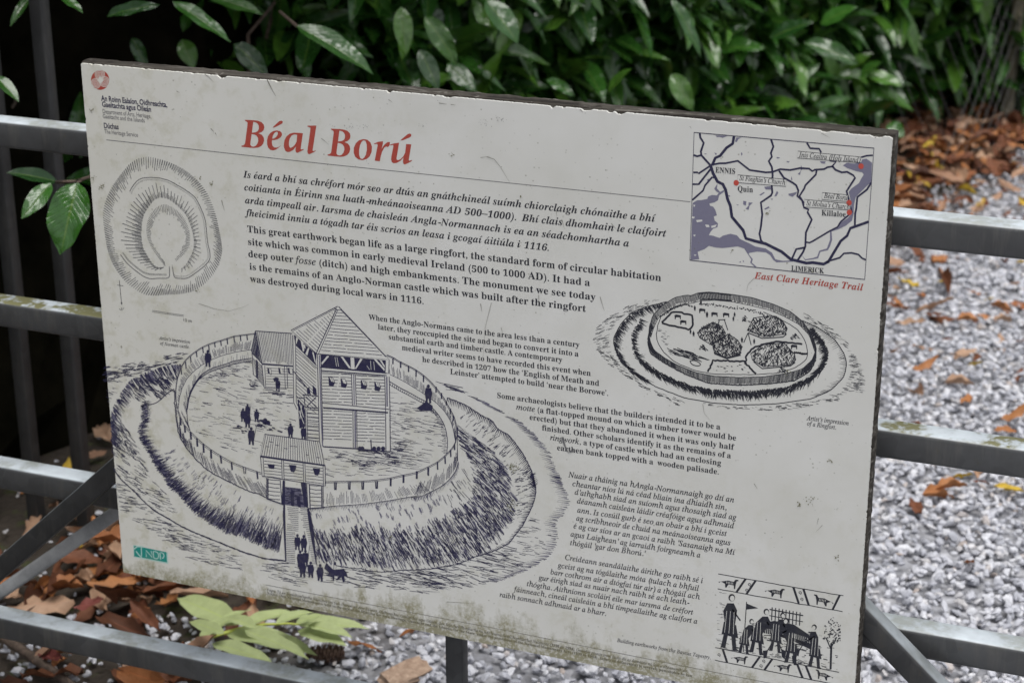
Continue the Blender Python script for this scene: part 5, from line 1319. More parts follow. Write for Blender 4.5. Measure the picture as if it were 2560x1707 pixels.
# gatehouse
ca.layer(14)
ca.poly(K2((305, 510), (975, 600), (1045, 885), (1045, 1145), (1020, 1150), (1020, 1415), (840, 1420), (830, 1400), (540, 1370), (330, 1300), (325, 1050), (280, 1030), (252, 770)), 'paper')
ca.layer(15)
ca.line(K2((305, 512), (978, 602), (1045, 890), (250, 775)), 1.9, close=True); ca.line(K2((250, 785), (1045, 896)), 3.2)
ra, rb = resample(K2((320, 516), (975, 604)), 27), resample(K2((268, 776), (1035, 884)), 27)
for i in range(27):
    ca.line([ra[i], (ra[i] + rb[i]) / 2, rb[i]], 1.25, jit=.25)
for (x, y) in ((320, 660), (365, 605), (440, 645), (545, 685), (610, 655), (660, 660), (808, 762), (940, 795)): ca.line(K2((x, y), (x + 40, y + 6)), 1.4)
ca.line(K2((255, 790), (275, 1025), (1030, 1145)), 1.8); ca.line(K2((1045, 895), (1048, 1145), (1020, 1145)), 1.8); ca.line(K2((1020, 900), (1025, 1140)), 1.5); ca.line(K2((285, 800), (300, 1030)), 1.5)
for x, y in ((512, 830), (775, 860)): dbl(K2((x, y), (x + 8, y + 240)), 4.6, 1.6)
for (xa, xb, ya) in ((300, 508, 840), (540, 770, 865), (812, 1018, 905)):
    for i in range(6): ca.line(K2((xa, ya + i * 38), ((xa + xb) / 2, ya + 8 + i * 38), (xb, ya + 24 + i * 38)), 1.3, jit=.4)
for (x, y) in ((335, 875), (600, 885), (892, 925)): ca.poly(K2((x, y), (x + 95, y + 8), (x + 85, y + 65), (x + 65, y + 95 if x > 500 else y + 62), (x + 25, y + 85 if x > 500 else y + 55)), 'ink')
ca.poly(K2((525, 1075), (555, 1080), (555, 1375), (510, 1360)), 'ink'); ca.poly(K2((745, 1105), (812, 1112), (830, 1410), (790, 1400)), 'ink')
ca.poly(K2((555, 1155), (745, 1175), (800, 1410), (555, 1375)), 'tone'); ca.layer(16)
scatter(ca, K2((560, 1160), (740, 1180), (790, 1400), (560, 1370)), 60, (8, 20), (1, 2), (1, .08)); ca.poly(K2((625, 1210), (665, 1210), (668, 1390), (640, 1400), (622, 1360)), 'ink'); ca.poly(K2((700, 1280), (740, 1280), (752, 1455), (730, 1440), (698, 1360)), 'ink')
for (x, y) in ((330, 1045), (1020, 1150)): ca.line(K2((x, y), (x, y + 258)), 1.8)
ca.line(K2((345, 1050), (345, 1305)), 2.6); ca.line(K2((495, 1070), (515, 1365)), 1.8); ca.line(K2((820, 1118), (835, 1415)), 1.8); ca.line(K2((852, 1125), (862, 1415)), 2.4); ca.line(K2((1003, 1145), (1005, 1410)), 2.2)
for i in range(6):
    ca.line(K2((350, 1065 + i * 47), (420, 1075 + i * 47), (492, 1078 + i * 47)), 1.5, jit=.5); ca.line(K2((862, 1135 + i * 48), (930, 1145 + i * 48), (1000, 1145 + i * 48)), 1.5, jit=.5)
ca.line(K2((330, 1300), (540, 1375)), 2.6, jit=.4); ca.line(K2((835, 1420), (1035, 1410)), 2.4, jit=.4)
# bridge
ca.layer(17)
ca.poly(K5((258, 300), (530, 345), (640, 1000), (650, 1060), (272, 1000)), 'paper')
ca.layer(18)
ca.poly(K5((242, 290), (262, 300), (278, 990), (262, 990), (232, 420)), 'ink'); ca.poly(K5((528, 345), (555, 350), (610, 620), (655, 1060), (635, 1000), (560, 600)), 'ink')
for i in range(30):
    y = 330 + i * 23; xl = 275; xr = 540 + (y - 345) * .165
    if y > 620: ca.line(K5((xl, y + 5), (385, y + 12)), 1.2, jit=.2); ca.line(K5((xr - 55, y + 18), (xr, y + 22)), 1.2, jit=.2)
    else: ca.line(K5((xl + random.uniform(5, 60), y), (xl + 150, y + 10)), 1.2, jit=.2); ca.line(K5((xr - random.uniform(60, 120), y + 12), (xr - 5, y + 20)), 1.2, jit=.2)
# people on the bridge, walkers, rider
for x, y, h in ((412, 850, 40), (490, 870, 42), (445, 1060, 42), (510, 1050, 42), (475, 1180, 44), (575, 1185, 40), (690, 1225, 42)): person(ca, *K5((x, y))[0], h)
ca.line(K5((495, 620), (515, 710)), 1.3); ca.line(K5((560, 800), (545, 960)), 1.3); ca.line(K5((645, 1100), (665, 1200)), 1.3)
ca.poly(K5((740, 1075), (765, 1005), (795, 1035), (850, 1090), (940, 1085), (985, 1085), (1015, 1130), (1030, 1195), (1005, 1170), (985, 1160), (995, 1240), (970, 1245), (950, 1180), (895, 1225), (888, 1215), (920, 1165), (865, 1165), (858, 1230), (845, 1230), (840, 1180), (770, 1160), (800, 1130)), 'ink')
ca.poly(K5((855, 1000), (882, 995), (888, 1060), (880, 1100), (855, 1100)), 'ink'); ca.layer(19); ca.poly(K5((862, 1035), (885, 1040), (880, 1090), (862, 1090)), 'paper')
ca.build()

# ---------------------------------------------------------------- drawing of the ringfort
rf = Print('ringfort_drawing'); rf.fat = 1.4
cc = np.array(ZR((1130, 500))[0])
for (poly, n_, d_) in ((ZR((430, 160), (560, 160), (200, 330), (130, 460), (150, 600), (60, 590), (15, 480), (60, 360), (220, 240)), 130, (1, -.35)),
                       (ZR((40, 560), (150, 600), (300, 760), (520, 900), (760, 990), (700, 1020), (400, 870), (150, 700)), 80, (1, .35)),
                       (ZR((760, 980), (1100, 1030), (1500, 1030), (1900, 960), (2100, 880), (2000, 980), (1600, 1070), (1100, 1050)), 90, (1, .1)),
                       (ZR((2100, 560), (2180, 680), (2230, 830), (2210, 920), (2050, 900), (2120, 780)), 120, (1, .1)),
                       (ZR((1730, 270), (1900, 350), (2080, 500), (2090, 560), (1950, 450), (1760, 330)), 50, (1, .45))):
    scatter(rf, poly, n_, (5, 15), (.6, 1.2), d_, 'black' if n_ < 100 else 'grey')
ol = smooth(ZR((600, 180), (450, 215), (330, 260), (240, 350), (180, 460), (175, 520), (220, 640), (330, 750), (520, 870), (750, 960), (1000, 1005), (1250, 1020), (1500, 1010), (1790, 970), (1950, 900), (2060, 790), (2082, 680), (2060, 600), (1980, 480), (1850, 390), (1720, 330)), 200)
rf.line(ol, 1.5, 'black', jit=.25)
for i, p in enumerate(ol):
    t_ = i / 200
    if t_ < .30:
        for k in range(6):
            L = random.uniform(8, 24); a = math.radians(random.gauss(42 if t_ < .2 else 35, 12)); q = p + np.array([random.uniform(-1, 5), random.uniform(-2, 5)])
            rf.line([q, q + np.array([math.cos(a), math.sin(a)]) * L], random.uniform(.8, 2.0), 'black', taper=True)
    elif t_ > .72:
        for k in range(2):
            L = random.uniform(4, 18); rf.line([p, p + np.array([-L, L * (.5 if t_ > .85 else -.2)])], random.uniform(.7, 1.4), 'black', taper=True)
dU = smooth(ZR((400, 330), (330, 440), (330, 520), (350, 600), (450, 700), (600, 790), (800, 870), (1000, 905), (1300, 915), (1600, 885), (1800, 790), (1900, 690), (1930, 600), (1890, 500), (1800, 400)), 190)
for i, p in enumerate(dU):
    t_ = i / 190; d = dU[min(i + 1, 189)] - dU[max(i - 1, 0)]; d /= (np.hypot(*d) or 1)
    for k in range(8 if t_ > .15 else 5):
        L = random.uniform(5, 21) * (.8 if t_ < .2 else 1); a = math.radians((20 if t_ < .15 else 50 if t_ < .4 else 72 if t_ < .62 else 118 if t_ < .8 else 150) + random.gauss(0, 14))
        q = p + np.array([random.uniform(-3, 3), random.uniform(-5, 7)])
        rf.line([q, q + np.array([math.cos(a), math.sin(a)]) * L], random.uniform(.9, 2.5), 'black', taper=True)
rf.layer(1)
rf_o = ZR((465, 380), (500, 280), (580, 200), (680, 140), (780, 122), (860, 105), (960, 98), (1140, 118), (1300, 140), (1480, 195), (1620, 255), (1720, 335), (1800, 450), (1832, 560), (1830, 650), (1780, 745), (1650, 822), (1450, 846), (1200, 858), (950, 842), (750, 762), (600, 682), (480, 600), (453, 500))
rf.poly(rf_o, 'paper'); rf.layer(2)
ft2 = smooth(ZR((465, 430), (470, 380), (500, 285), (580, 203), (680, 142), (780, 122), (810, 130), (860, 106), (960, 98), (1140, 118), (1300, 142), (1480, 197), (1620, 257), (1720, 338), (1800, 450), (1832, 560)), 160)
fb2 = smooth(ZR((480, 470), (500, 400), (540, 310), (620, 250), (700, 205), (800, 190), (820, 190), (880, 170), (1000, 165), (1150, 178), (1300, 208), (1450, 245), (1560, 292), (1690, 360), (1775, 450), (1825, 600)), 160)
rf.line(ft2, 1.6, 'black', jit=.15); rf.line(fb2, 1.2, 'black', jit=.15); between(rf, ft2, fb2, 200, (0, .1), (.75, 1), (.9, 1.5), 'black', .15)
rf.poly(ZR((860, 106), (960, 98), (1140, 118), (1145, 175), (1000, 162), (880, 165)), 'black')
rf.layer(3); between(rf, ZR((870, 108), (960, 100), (1140, 120)), ZR((885, 163), (1000, 160), (1140, 173)), 22, (0.1, .2), (.8, .9), (.5, .7), 'paper')
nt2 = smooth(ZR((465, 430), (475, 500), (505, 570), (600, 640), (700, 695), (850, 755), (1000, 785), (1200, 795), (1400, 790), (1600, 760), (1720, 725), (1800, 650), (1832, 560)), 160)
nb2 = smooth(ZR((453, 500), (480, 600), (600, 682), (750, 762), (950, 842), (1200, 858), (1450, 846), (1650, 822), (1780, 745), (1830, 650)), 160)
rf.layer(2); rf.line(nt2, 1.5, 'black', jit=.15); rf.line(nb2, 2.2, 'black', jit=.4); between(rf, nt2, nb2, 190, (0, .08), (.8, 1), (1.0, 1.6), 'black', .1)
rf.line(smooth(ZR((560, 300), (530, 400), (522, 470), (560, 560), (620, 625), (700, 682), (850, 742), (1000, 768), (1300, 772), (1500, 762), (1650, 722), (1760, 650), (1765, 600), (1745, 500), (1680, 400), (1560, 330), (1400, 262)), 90), 1.4, 'black', jit=.3)
for (a, w_) in ((ZR((560, 300), (650, 235), (760, 195), (810, 215)), 3), (ZR((885, 195), (1000, 200), (1100, 222), (1220, 232), (1320, 250), (1440, 295)), 4.5)):
    P2 = smooth(a, 40)
    for p in P2:
        for k in range(3): rf.dot(p[0] + random.gauss(0, 2), p[1] + random.gauss(0, w_ * .35), random.uniform(.8, 1.9), 'black')
def hut(outl, n_):
    rf.layer(3); rf.poly(ZR(*outl), 'paper'); rf.layer(4); rf.line(ZR(*outl), 1.6, 'black', close=True)
    rf.layer(5); scatter(rf, ZR(*outl), int(n_ * 2.8), (3, 9), (.9, 2.0), lambda q: (random.choice([-.6, .6]), 1), 'black')
hut([(990, 345), (900, 390), (862, 430), (880, 470), (975, 528), (1080, 470), (1090, 430), (1060, 380)], 110)
hut([(1115, 440), (1040, 480), (985, 530), (1000, 590), (1100, 632), (1210, 605), (1225, 545), (1190, 490)], 110)
hut([(1320, 310), (1380, 300), (1500, 295), (1560, 340), (1595, 395), (1580, 440), (1400, 462), (1268, 410)], 130)
hut([(1400, 525), (1570, 515), (1650, 600), (1665, 650), (1630, 690), (1400, 705), (1310, 650), (1298, 600)], 150)
rf.line(ZR((1275, 430), (1390, 475), (1560, 465), (1590, 440)), 2, 'black'); rf.line(ZR((1320, 665), (1390, 722), (1620, 700), (1660, 670)), 2, 'black'); rf.line(ZR((1000, 600), (1100, 640), (1215, 612)), 2.2, 'black')
for q in (((570, 345), (660, 255), (820, 290), (828, 370), (795, 405), (570, 350)), ((945, 748), (992, 655), (1250, 665), (1335, 765)), ((1255, 690), (1262, 610), (1330, 545), (1410, 520), (1520, 500), (1720, 520)), ((1650, 590), (1755, 605))):
    rf.line(resample(ZR(*q), 30), 3.4, 'black', jit=.8)
scatter(rf, ZR((630, 575), (740, 560), (935, 640), (880, 660), (650, 605)), 80, (8, 26), (.9, 1.4), (1, .42), 'black')
rf.line(smooth(ZR((800, 660), (840, 650), (900, 690), (870, 705), (810, 690), (800, 660)), 16), 1.6, 'black')
scatter(rf, ZR((1000, 690), (1240, 690), (1300, 755), (980, 740)), 16, (4, 9), (1, 1.8), (1, .2), 'black'); scatter(rf, ZR((540, 400), (640, 420), (620, 540), (560, 500)), 25, (3, 8), (.6, 1), (1, .3), 'grey')
for x, y in ((1000, 280), (1095, 285), (745, 345), (900, 250), (700, 300), (1650, 545)):
    c = ZR((x, y))[0]; rf.poly([(c[0] - 8, c[1] - 4), (c[0] - 4, c[1] - 6), (c[0] + 8, c[1] - 4), (c[0] + 8, c[1] + 6), (c[0] + 6, c[1] + 6), (c[0] + 5, c[1] + 1), (c[0] - 4, c[1] + 1), (c[0] - 5, c[1] + 6), (c[0] - 7, c[1] + 6)], 'black')
for x, y, h in ((840, 250, 13), (890, 205, 13), (940, 305, 15), (1165, 300, 12), (1155, 335, 12), (830, 460, 14), (1225, 510, 14), (1325, 520, 13), (805, 440, 12)): person(rf, *ZR((x, y))[0], h, 'black')
rf.line(ZR((1040, 330), (1020, 400)), 1.6, 'black'); rf.line(ZR((1080, 320), (1110, 410)), 1.6, 'black'); rf.line(ZR((1030, 325), (1090, 322)), 1.6, 'black'); rf.line(ZR((1275, 430), (1240, 510)), 1.6, 'black'); rf.line(ZR((1275, 430), (1300, 530)), 1.6, 'black')
for x, y in ((1250, 320), (905, 560), (1660, 465), (1560, 735)): scatter(rf, ZR((x - 45, y + 20), (x, y - 35), (x + 50, y + 20)), 22, (3, 8), (1, 2), (1, .8), 'black')
rf.build()

# ---------------------------------------------------------------- map
mp = Print('trail_map')
mp.poly(ZM((118, 775), (160, 750), (200, 748), (255, 738), (262, 715), (300, 700), (345, 705), (362, 680), (335, 665), (320, 640), (350, 595), (345, 640), (375, 672), (410, 655), (410, 672), (385, 690), (365, 705), (355, 750), (320, 770), (275, 780), (280, 800), (310, 810), (330, 840), (345, 890), (315, 900), (325, 940), (355, 965), (350, 1000), (310, 1015), (285, 1045), (270, 1075), (310, 1080), (350, 1095), (372, 1100), (400, 1080), (470, 1062), (530, 1075), (560, 1110), (600, 1130), (645, 1150), (700, 1180), (800, 1200), (860, 1240), (890, 1300), (960, 1315), (1050, 1310), (1055, 1322), (900, 1328), (870, 1305), (840, 1260), (800, 1235), (720, 1228), (650, 1240), (640, 1250), (680, 1300), (670, 1330), (715, 1370), (700, 1375), (655, 1330), (665, 1300), (625, 1240), (600, 1200), (540, 1180), (400, 1195), (330, 1190), (270, 1175), (230, 1205), (165, 1230), (180, 1300), (100, 1305)), 'water')
mp.poly(ZM((1520, 425), (1560, 400), (1620, 408), (1690, 395), (1700, 370), (1740, 362), (1792, 400), (1785, 580), (1740, 620), (1680, 680), (1640, 720), (1625, 790), (1620, 880), (1605, 940), (1550, 985), (1480, 1020), (1415, 1040), (1420, 1120), (1400, 1180), (1380, 1215), (1310, 1230), (1290, 1290), (1240, 1300), (1170, 1310), (1130, 1255), (1170, 1300), (1240, 1288), (1280, 1275), (1300, 1220), (1370, 1200), (1400, 1120), (1400, 1040), (1480, 1000), (1500, 960), (1560, 920), (1600, 880), (1600, 800), (1590, 740), (1575, 670), (1600, 640), (1670, 590), (1690, 550), (1715, 510), (1700, 490), (1640, 478), (1560, 450)), 'water')
for q in (((330, 145), (445, 150), (400, 168), (370, 160), (345, 162)), ((525, 165), (575, 165), (545, 180), (530, 208), (512, 205)), ((575, 300), (585, 320), (575, 335), (568, 318)), ((900, 348), (930, 350), (928, 360), (905, 360)), ((990, 385), (1025, 388), (1010, 400)), ((1130, 420), (1145, 460), (1130, 470), (1120, 515), (1100, 505), (1125, 480)), ((1040, 525), (1050, 560), (1035, 560)), ((785, 625), (845, 618), (850, 650), (800, 650)), ((740, 700), (785, 672), (790, 680), (755, 705)), ((880, 715), (905, 662), (918, 680), (900, 712)), ((1012, 690), (1060, 680), (1090, 670), (1085, 690), (1050, 718), (1015, 705)), ((590, 755), (620, 760), (615, 800), (590, 790)), ((640, 770), (680, 772), (650, 800), (640, 840), (612, 830), (640, 800)), ((785, 830), (830, 805), (835, 820), (795, 838)), ((1305, 385), (1360, 388), (1350, 410), (1320, 405)), ((225, 312), (255, 318), (235, 322)), ((320, 305), (345, 315), (335, 330)), ((550, 1330), (565, 1315), (568, 1330)), ((585, 1305), (600, 1320), (590, 1328)), ((445, 705), (468, 705), (465, 720)), ((525, 790), (550, 790), (540, 797)), ((845, 735), (868, 735), (860, 748)), ((250, 560), (275, 545), (262, 575))):
    mp.poly(ZM(*q), 'water')
mp.layer(1)
for q in (((150, 935), (205, 930), (210, 945), (160, 955)), ((235, 975), (270, 980), (275, 1000), (245, 1000)), ((290, 990), (345, 975), (330, 1000), (295, 1008)), ((110, 900), (140, 905), (130, 920), (110, 915)), ((120, 1075), (145, 1068), (140, 1088)), ((125, 790), (145, 795), (130, 815)), ((130, 1255), (155, 1258), (140, 1270))):
    mp.poly(ZM(*q), 'paper')
mp.layer(2)
for w_, q in ((4.2, ((185, 125), (190, 165), (222, 215), (195, 295), (200, 330), (285, 425))), (4.0, ((128, 328), (160, 340), (200, 330))), (5.6, ((505, 150), (492, 222), (435, 260), (375, 335), (330, 355), (300, 425))), (3.8, ((290, 420), (370, 405), (425, 405), (540, 382), (650, 468), (800, 490), (860, 487), (935, 460), (1030, 468), (1120, 450), (1205, 455), (1235, 478), (1260, 465), (1345, 460), (1375, 442), (1420, 435), (1455, 392), (1400, 380))),
              (3.6, ((125, 490), (165, 490), (175, 500), (280, 430))), (4.0, ((118, 600), (175, 600), (285, 460))), (3.6, ((115, 748), (215, 660), (235, 610), (300, 535), (320, 540))), (6.0, ((285, 425), (310, 500), (350, 575), (400, 600), (425, 650), (445, 740), (470, 800), (485, 905), (590, 1030), (615, 1105), (700, 1130), (800, 1155), (950, 1230), (1035, 1300), (1180, 1335), (1240, 1330), (1340, 1345), (1385, 1320))),
              (4.0, ((850, 182), (872, 250), (848, 310), (858, 345), (828, 385), (858, 440), (865, 520), (855, 600), (862, 680), (850, 705), (755, 770), (768, 880), (755, 1000), (742, 1060), (755, 1120), (770, 1140))), (4.0, ((925, 475), (970, 540), (1050, 585), (1085, 610), (1105, 660), (1095, 710), (1140, 750), (1160, 820), (1200, 835), (1190, 860), (1230, 930), (1175, 1050), (1170, 1180), (1150, 1230), (1100, 1305))),
              (3.8, ((1275, 470), (1268, 510), (1170, 610), (1160, 640), (1115, 710), (1160, 780))), (3.8, ((1185, 215), (1215, 265), (1300, 270), (1318, 305))), (4.0, ((1425, 435), (1450, 465), (1510, 490), (1560, 485), (1615, 515), (1635, 540), (1555, 665), (1580, 760))), (3.4, ((1580, 770), (1605, 860), (1560, 900), (1500, 950), (1470, 1000), (1400, 1035), (1240, 1130), (1210, 1145), (1175, 1140))),
              (3.4, ((1690, 350), (1740, 335), (1800, 330))), (4.0, ((1785, 585), (1745, 650), (1655, 720), (1645, 830), (1635, 870), (1632, 985))), (5.4, ((1760, 950), (1590, 1010), (1560, 1080), (1500, 1130), (1380, 1330))), (3.6, ((1390, 1315), (1490, 1285), (1530, 1245), (1600, 1240), (1665, 1255), (1700, 1290), (1735, 1305))), (4.0, ((1045, 1295), (1085, 1205), (1165, 1190)))):
    mp.line(ZM(*q), w_ * 1.22, 'ink')
mp.line(ZM((132, 118), (1810, 264), (1724, 1488), (93, 1308)), 2.4, 'ink', close=True)
mp.layer(3)
for q in (((1100, 292), (1690, 347), (1686, 400), (1096, 355)), ((540, 513), (993, 556), (989, 620), (536, 585)), ((1328, 678), (1566, 700), (1562, 762), (1325, 742)), ((1163, 742), (1592, 782), (1586, 840), (1160, 812))):
    mp.poly(ZM(*q), 'paper'); mp.layer(4); mp.line(ZM(*q), 1.4, 'black', close=True); mp.layer(3)
mp.layer(5)
for x, y in ((525, 587), (1690, 432), (1578, 773), (1581, 862)): mp.dot(*ZM((x, y))[0], 6.8, 'dot', 7.2)
for s_, a, b, z, st_, bo in (("ENNIS", (330, 490), (517, 506), .0090, 'b', .004), ("Quin", (537, 665), (682, 676), .0090, 'b', .004), ("Killaloe", (1320, 890), (1547, 906), .0090, 'b', .004), ("LIMERICK", (1038, 1405), (1343, 1431), .0086, 'b', .004),
                    ("St Finghin’s Church", (555, 562), (983, 606), .0079, 'i', .013), ("Inis Cealtra (Holy Island)", (1113, 345), (1684, 398), .0078, 'i', .013), ("Béal Ború", (1345, 728), (1562, 750), .0079, 'i', .013), ("St Molua’s Church", (1180, 797), (1585, 834), .0079, 'i', .013)):
    textline(mp, s_, ZM(a)[0], ZM(b)[0], z, st_, bold=bo, track=.02)
textline(mp, "East Clare Heritage Trail", (1660 + 593 / 2.6133, 550 + 382 / 2.6133), (1660 + 1300 / 2.6133, 550 + 461 / 2.6133), .0112, 'z', 'red', bold=0.004, track=.02)
mp.build()

# ---------------------------------------------------------------- small black and white picture: a plain stand-in scene of diggers at a mound
tp = Print('earthworks_picture'); tp.fat = 1.3
def Q(u, v):                                            # u, v in 0..1 inside the picture's frame
    a = np.array(ZT((232, 172))[0]); b = np.array(ZT((1832, 452))[0]); c = np.array(ZT((1768, 1590))[0]); d = np.array(ZT((190, 1272))[0])
    p = (a * (1 - u) + b * u) * (1 - v) + (d * (1 - u) + c * u) * v; return (p[0], p[1])
qs = lambda *p: [Q(*x) for x in p]
for v_ in (0.0, 0.175, 0.855, 1.0): tp.line([Q(i / 20, v_) for i in range(21)], 1.5, 'black', jit=.3)
for (u0, v0, v1, sl) in ((.22, 0, .175, -.07), (.30, 0, .175, -.07), (.60, 0, .175, .05), (.68, 0, .175, .05), (.97, .0, .175, -.05), (.06, .855, 1, .04), (.36, .855, 1, -.06), (.46, .855, 1, -.06), (.66, .855, 1, .05), (.73, .855, 1, .05)):
    tp.line(qs((u0, v0), (u0 + sl, v1)), 4.2, 'black')
for (u0, v0) in ((.25, .06), (.23, .13), (.655, .05), (.67, .12), (.39, .90), (.37, .96), (.03, .93)):
    c = Q(u0, v0); tp.line([(c[0] + (1 + a * .5) * math.cos(a * 1.1), c[1] + (1 + a * .5) * math.sin(a * 1.1)) for a in np.linspace(0, 7, 16)], 1.1, 'black')
def beast(u, v, s, flip=1):
    g = lambda *p: [Q(u + flip * x * s, v + y * s) for x, y in p]
    tp.poly(g((-.5, -.2), (-.2, -.35), (.25, -.3), (.4, -.6), (.6, -.62), (.65, -.5), (.5, -.42), (.42, .05), (.4, .5), (.3, .5), (.28, .1), (-.15, .1), (-.3, .5), (-.4, .5), (-.42, .1), (-.75, -.1), (-.9, .1), (-.95, 0)), 'black')
    tp.layer(1)
    for k in range(5): tp.line(g((-.3 + k * .12, -.22), (-.28 + k * .12, .02)), .9, 'paper')
    tp.layer(0)
beast(.10, .09, .10); beast(.47, .10, .10); beast(.83, .10, .10, -1); beast(.21, .935, .085); beast(.56, .93, .09); beast(.87, .93, .09, -1)
# mound with fence
tp.poly(qs((.30, .58), (.36, .47), (.46, .42), (.62, .42), (.74, .50), (.80, .62), (.80, .68), (.60, .60), (.45, .58)), 'black'); tp.layer(1)
for k in range(30): tp.line(qs((.33 + k * .0155, .50 + .04 * abs(k - 13) / 13), (.335 + k * .0155, .555 + .04 * abs(k - 13) / 13)), .8, 'paper')
tp.layer(0)
for k in range(9): tp.line(qs((.44 + k * .028, .27), (.44 + k * .028, .42)), 2.0, 'black')
tp.line(qs((.42, .30), (.69, .30)), 2.2, 'black'); tp.line(qs((.42, .37), (.69, .37)), 1.6, 'black')
# workers, bending and standing
def worker(u, v, s, lean, tool, c='black'):
    tp.layer(2)
    g = lambda *p: [Q(u + x * s * .55, v - y * s * 1.15) for x, y in p]
    hx = lean * .5
    tp.poly(g((-.13, .42), (.13, .40), (.18 + hx, .74), (.08 + hx, .86), (-.10 + hx, .84), (-.20 + hx * .6, .68)), c)
    tp.poly(g((-.17, .48), (.17, .46), (.24, .22), (-.22, .24)), c)
    tp.poly(g((-.15, .28), (-.04, .28), (-.10, 0), (-.24, -.02), (-.22, .03)), c); tp.poly(g((.04, .28), (.16, .28), (.20, .02), (.30, -.02), (.10, -.03)), c)
    tp.layer(3)
    for q in range(3): tp.line(g((-.10 + q * .1, .70), (-.14 + q * .12, .28)), .8, 'paper')
    tp.layer(2); p = Q(u + (hx + .02) * s * .55, v - .95 * s * 1.15); hr = 16 * s; tp.dot(p[0], p[1] - 1.5, hr, c, hr * 1.1); tp.layer(3); tp.dot(p[0] + (1.2 if lean >= 0 else -1.2), p[1] + .2, hr * .68, 'paper', hr * .8); tp.layer(2)
    tp.line(g((hx + .05, .74), (hx + .28 * (1 if lean >= 0 else -1), .56)), 2.6, c)
    if tool: tp.line(g((hx + .20 * tool, .72), (hx + .62 * tool, .12)), 1.9, c); tp.poly(g((hx + .56 * tool, .20), (hx + .74 * tool, .16), (hx + .70 * tool, -.02), (hx + .60 * tool, .02)), c)
worker(.11, .83, .53, 0, 0); tp.line(qs((.235, .26), (.225, .84)), 1.6, 'black'); tp.poly(qs((.235, .28), (.33, .31), (.235, .35)), 'black')
worker(.33, .82, .44, .5, 1); worker(.48, .76, .38, .4, 1); worker(.61, .86, .42, -.5, -1); worker(.80, .85, .40, -.2, -1); worker(.23, .85, .34, .5, 0)
tp.layer(0); scatter(tp, qs((.28, .50), (.40, .44), (.75, .46), (.86, .66), (.84, .72), (.30, .66)), 110, (6, 18), (.8, 1.8), (1, .25), 'black')
scatter(tp, qs((.02, .62), (.98, .60), (.98, .84), (.02, .84)), 60, (4, 12), (.8, 1.6), (1, .2), 'black')
# small tree in place of anything grander
tp.line(qs((.93, .84), (.925, .55)), 4.0, 'black'); tp.line(qs((.925, .62), (.88, .50)), 2.2, 'black'); tp.line(qs((.925, .60), (.965, .47)), 2.2, 'black')
scatter(tp, qs((.86, .52), (.87, .34), (.93, .24), (.99, .32), (1.0, .50), (.93, .56)), 90, (2, 6), (1.2, 2.6), lambda q: (random.gauss(0, 1), random.gauss(0, 1)), 'black')
scatter(tp, qs((.02, .20), (.08, .20), (.05, .80), (.01, .80)), 18, (6, 14), (.6, 1.1), (1, .15), 'grey')
scatter(tp, qs((.05, .80), (.95, .80), (.95, .85), (.05, .85)), 45, (6, 18), (.7, 1.4), (1, .2), 'black')
tp.build()

# ---------------------------------------------------------------- scuffs, scratches, moss spots on the sheet
sc_ = Print('scuff_marks'); sc_.layer(24)
T1 = fr_(0, 0, 2.6133); T2 = fr_(800, 0, 2.6133); T5 = fr_(800, 550, 2.6133); T3 = fr_(1660, 0, 2.6133); T4 = fr_(0, 550, 2.6133)
for w_, q in ((2.4, T1((1745, 520), (1770, 570), (1805, 630))), (1.6, T1((1340, 485), (1365, 505), (1395, 535))), (1.8, T1((1155, 595), (1177, 606))), (1.8, T1((1380, 840), (1400, 862))), (1.6, T1((1408, 868), (1418, 885))), (1.4, T1((585, 712), (605, 740))),
              (1.6, T2((1090, 1025), (1140, 1040), (1180, 1090), (1240, 1190))), (1.2, T2((1050, 1030), (1110, 1022))), (2.0, T2((780, 675), (830, 680))), (1.6, T2((855, 682), (890, 688))), (1.4, T2((450, 650), (475, 670))), (1.3, T2((10, 905), (62, 945))),
              (2.0, T2((1700, 715), (1720, 735))), (1.3, T2((1545, 1375), (1550, 1415))), (1.2, T2((1580, 1430), (1600, 1500))), (1.5, T2((1905, 1460), (1940, 1500))), (1.0, T5((1120, 540), (1080, 700), (1065, 900))), (1.6, T5((1050, 545), (1060, 600))), (1.4, T5((1430, 490), (1432, 540))),
              (1.5, T5((1830, 500), (1858, 590))), (1.2, T5((1185, 700), (1195, 740))), (1.1, T4((1300, 545), (1400, 580), (1500, 592), (1600, 565), (1630, 548))), (1.6, T4((1450, -130), (1470, -60))), (2.0, T2((3980, 640), (4010, 690))),
              (1.8, T3((1380, 900), (1400, 880), (1420, 880))), (1.2, T3((1030, 870), (1085, 900))), (1.2, T3((170, 825), (180, 840))), (1.5, fr_(1660, 1107, 2.6133)((590, 265), (612, 298))), (1.4, fr_(1660, 550, 2.6133)((315, 425), (338, 433))), (1.0, fr_(1660, 550, 2.6133)((255, 1200), (265, 1260), (310, 1320))), (1.0, fr_(1660, 550, 2.6133)((590, 380), (550, 420), (540, 470))),
              (1.2, fr_(1660, 1107, 2.6133)((1010, 490), (1000, 530))), (1.1, fr_(1660, 1107, 2.6133)((1035, 535), (990, 580))), (1.2, fr_(800, 1107, 2.6133)((830, 1035), (1010, 1045)))):
    sc_.line(q, w_ * .9, 'scuff', jit=.3, taper=True)
for w_, q in ((5.5, T5((1585, 1415), (1600, 1470), (1625, 1520))), (6.5, T5((1630, 1510), (1670, 1500)))): sc_.line(q, w_, 'grey', taper=True)
for (x, y, s_) in [(500, 75, 1), (1800, 90, 1), (960, 890, 1), (780, 870, 1)]: 
    c = T2((x, y))[0]
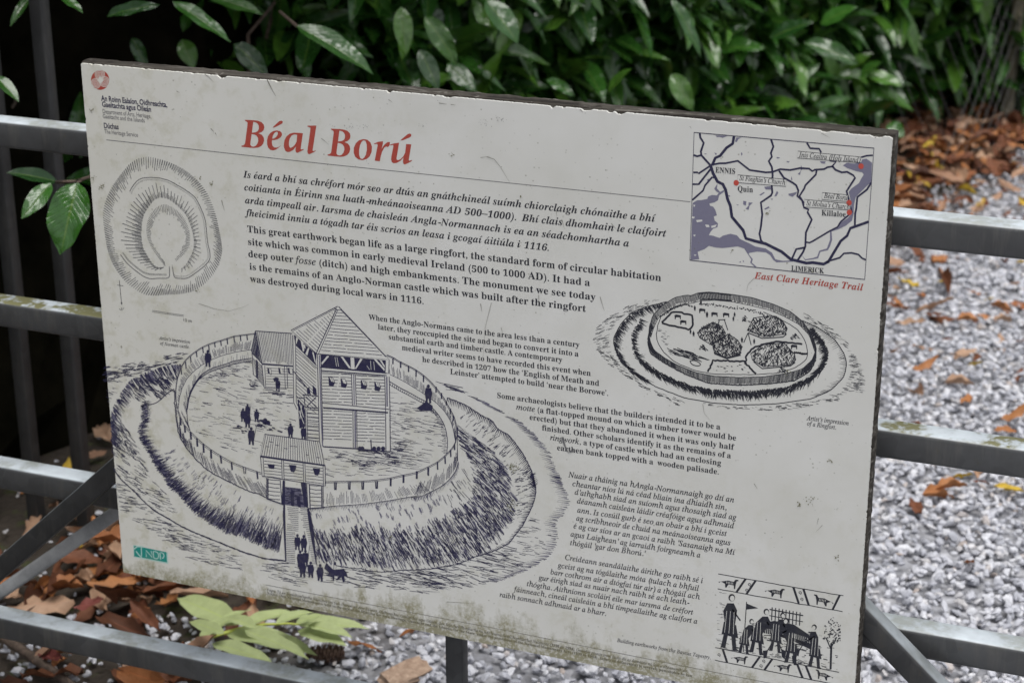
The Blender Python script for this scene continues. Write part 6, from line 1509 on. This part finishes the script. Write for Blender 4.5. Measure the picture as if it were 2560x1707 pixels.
for (x, y, n_, s_) in [(1180, 780, 14, 6), (1070, 800, 16, 9), (280, 825, 12, 7), (190, 830, 12, 7), (680, 820, 10, 6), (1150, 770, 8, 6)]:
    c = T2((x, y))[0]
    for _ in range(n_): sc_.dot(c[0] + random.gauss(0, s_), c[1] + random.gauss(0, s_ * .5), random.uniform(.4, .9), 'grey')
for (f_, x, y, n_, s_) in [(T1, 595, 725, 8, 2.5), (T1, 672, 1215, 16, 3.5), (T1, 612, 1158, 8, 2.5), (T1, 1385, 1200, 10, 3), (T1, 1308, 1165, 5, 2), (T2, 860, 1010, 8, 4), (T2, 1315, 1288, 5, 2), (T4, 795, 827, 4, 1.2), (T4, 1285, 465, 8, 4), (T3, 805, 1720, 3, 1), (ZM, 820, 855, 12, 4), (ZM, 488, 1222, 6, 2), (ZM, 1235, 1410, 10, 3), (ZR, 1595, 745, 12, 4), (K6, 1590, 1310, 26, 8), (K7, 1360, 510, 26, 9), (K7, 1400, 60, 16, 7), (K5, 1555, 700, 12, 5), (K4, 1200, 680, 10, 9), (fr_(1660, 1107, 2.6133), 1085, 118, 8, 3), (fr_(1660, 1107, 2.6133), 970, 375, 18, 7), (fr_(1660, 1107, 2.6133), 885, 405, 9, 4), (fr_(1660, 1107, 2.6133), 1130, 742, 9, 4)]:
    c = f_((x, y))[0]
    for _ in range(n_): sc_.dot(c[0] + random.gauss(0, s_), c[1] + random.gauss(0, s_), random.uniform(.5, 1.5), 'moss')
for _ in range(420):
    x, y = random.uniform(215, 2210), random.uniform(170, 1700)
    if not (210 + (y - 156) * .084 < x < 2225 - (y - 339) * .0715) or y > 1425 + (x - 307) * .198: continue
    sc_.dot(x, y, random.uniform(.35, .9), random.choice(['scuff', 'moss', 'grey']))
tag(sc_.build(), kind='stuff')

# sign post and fixing behind the board
def srel(o): o.matrix_parent_inverse = sign.matrix_world.inverted(); return o
pc = on_y(1142, 1650, 0.045)
srel(bevel_bar('leg', (pc[0] , 0.045, -0.05), (pc[0], 0.045, 0.62), 0.024, 0.022, GALV_DARK, 0.003, up=(0, 1, 0), parent=sign))
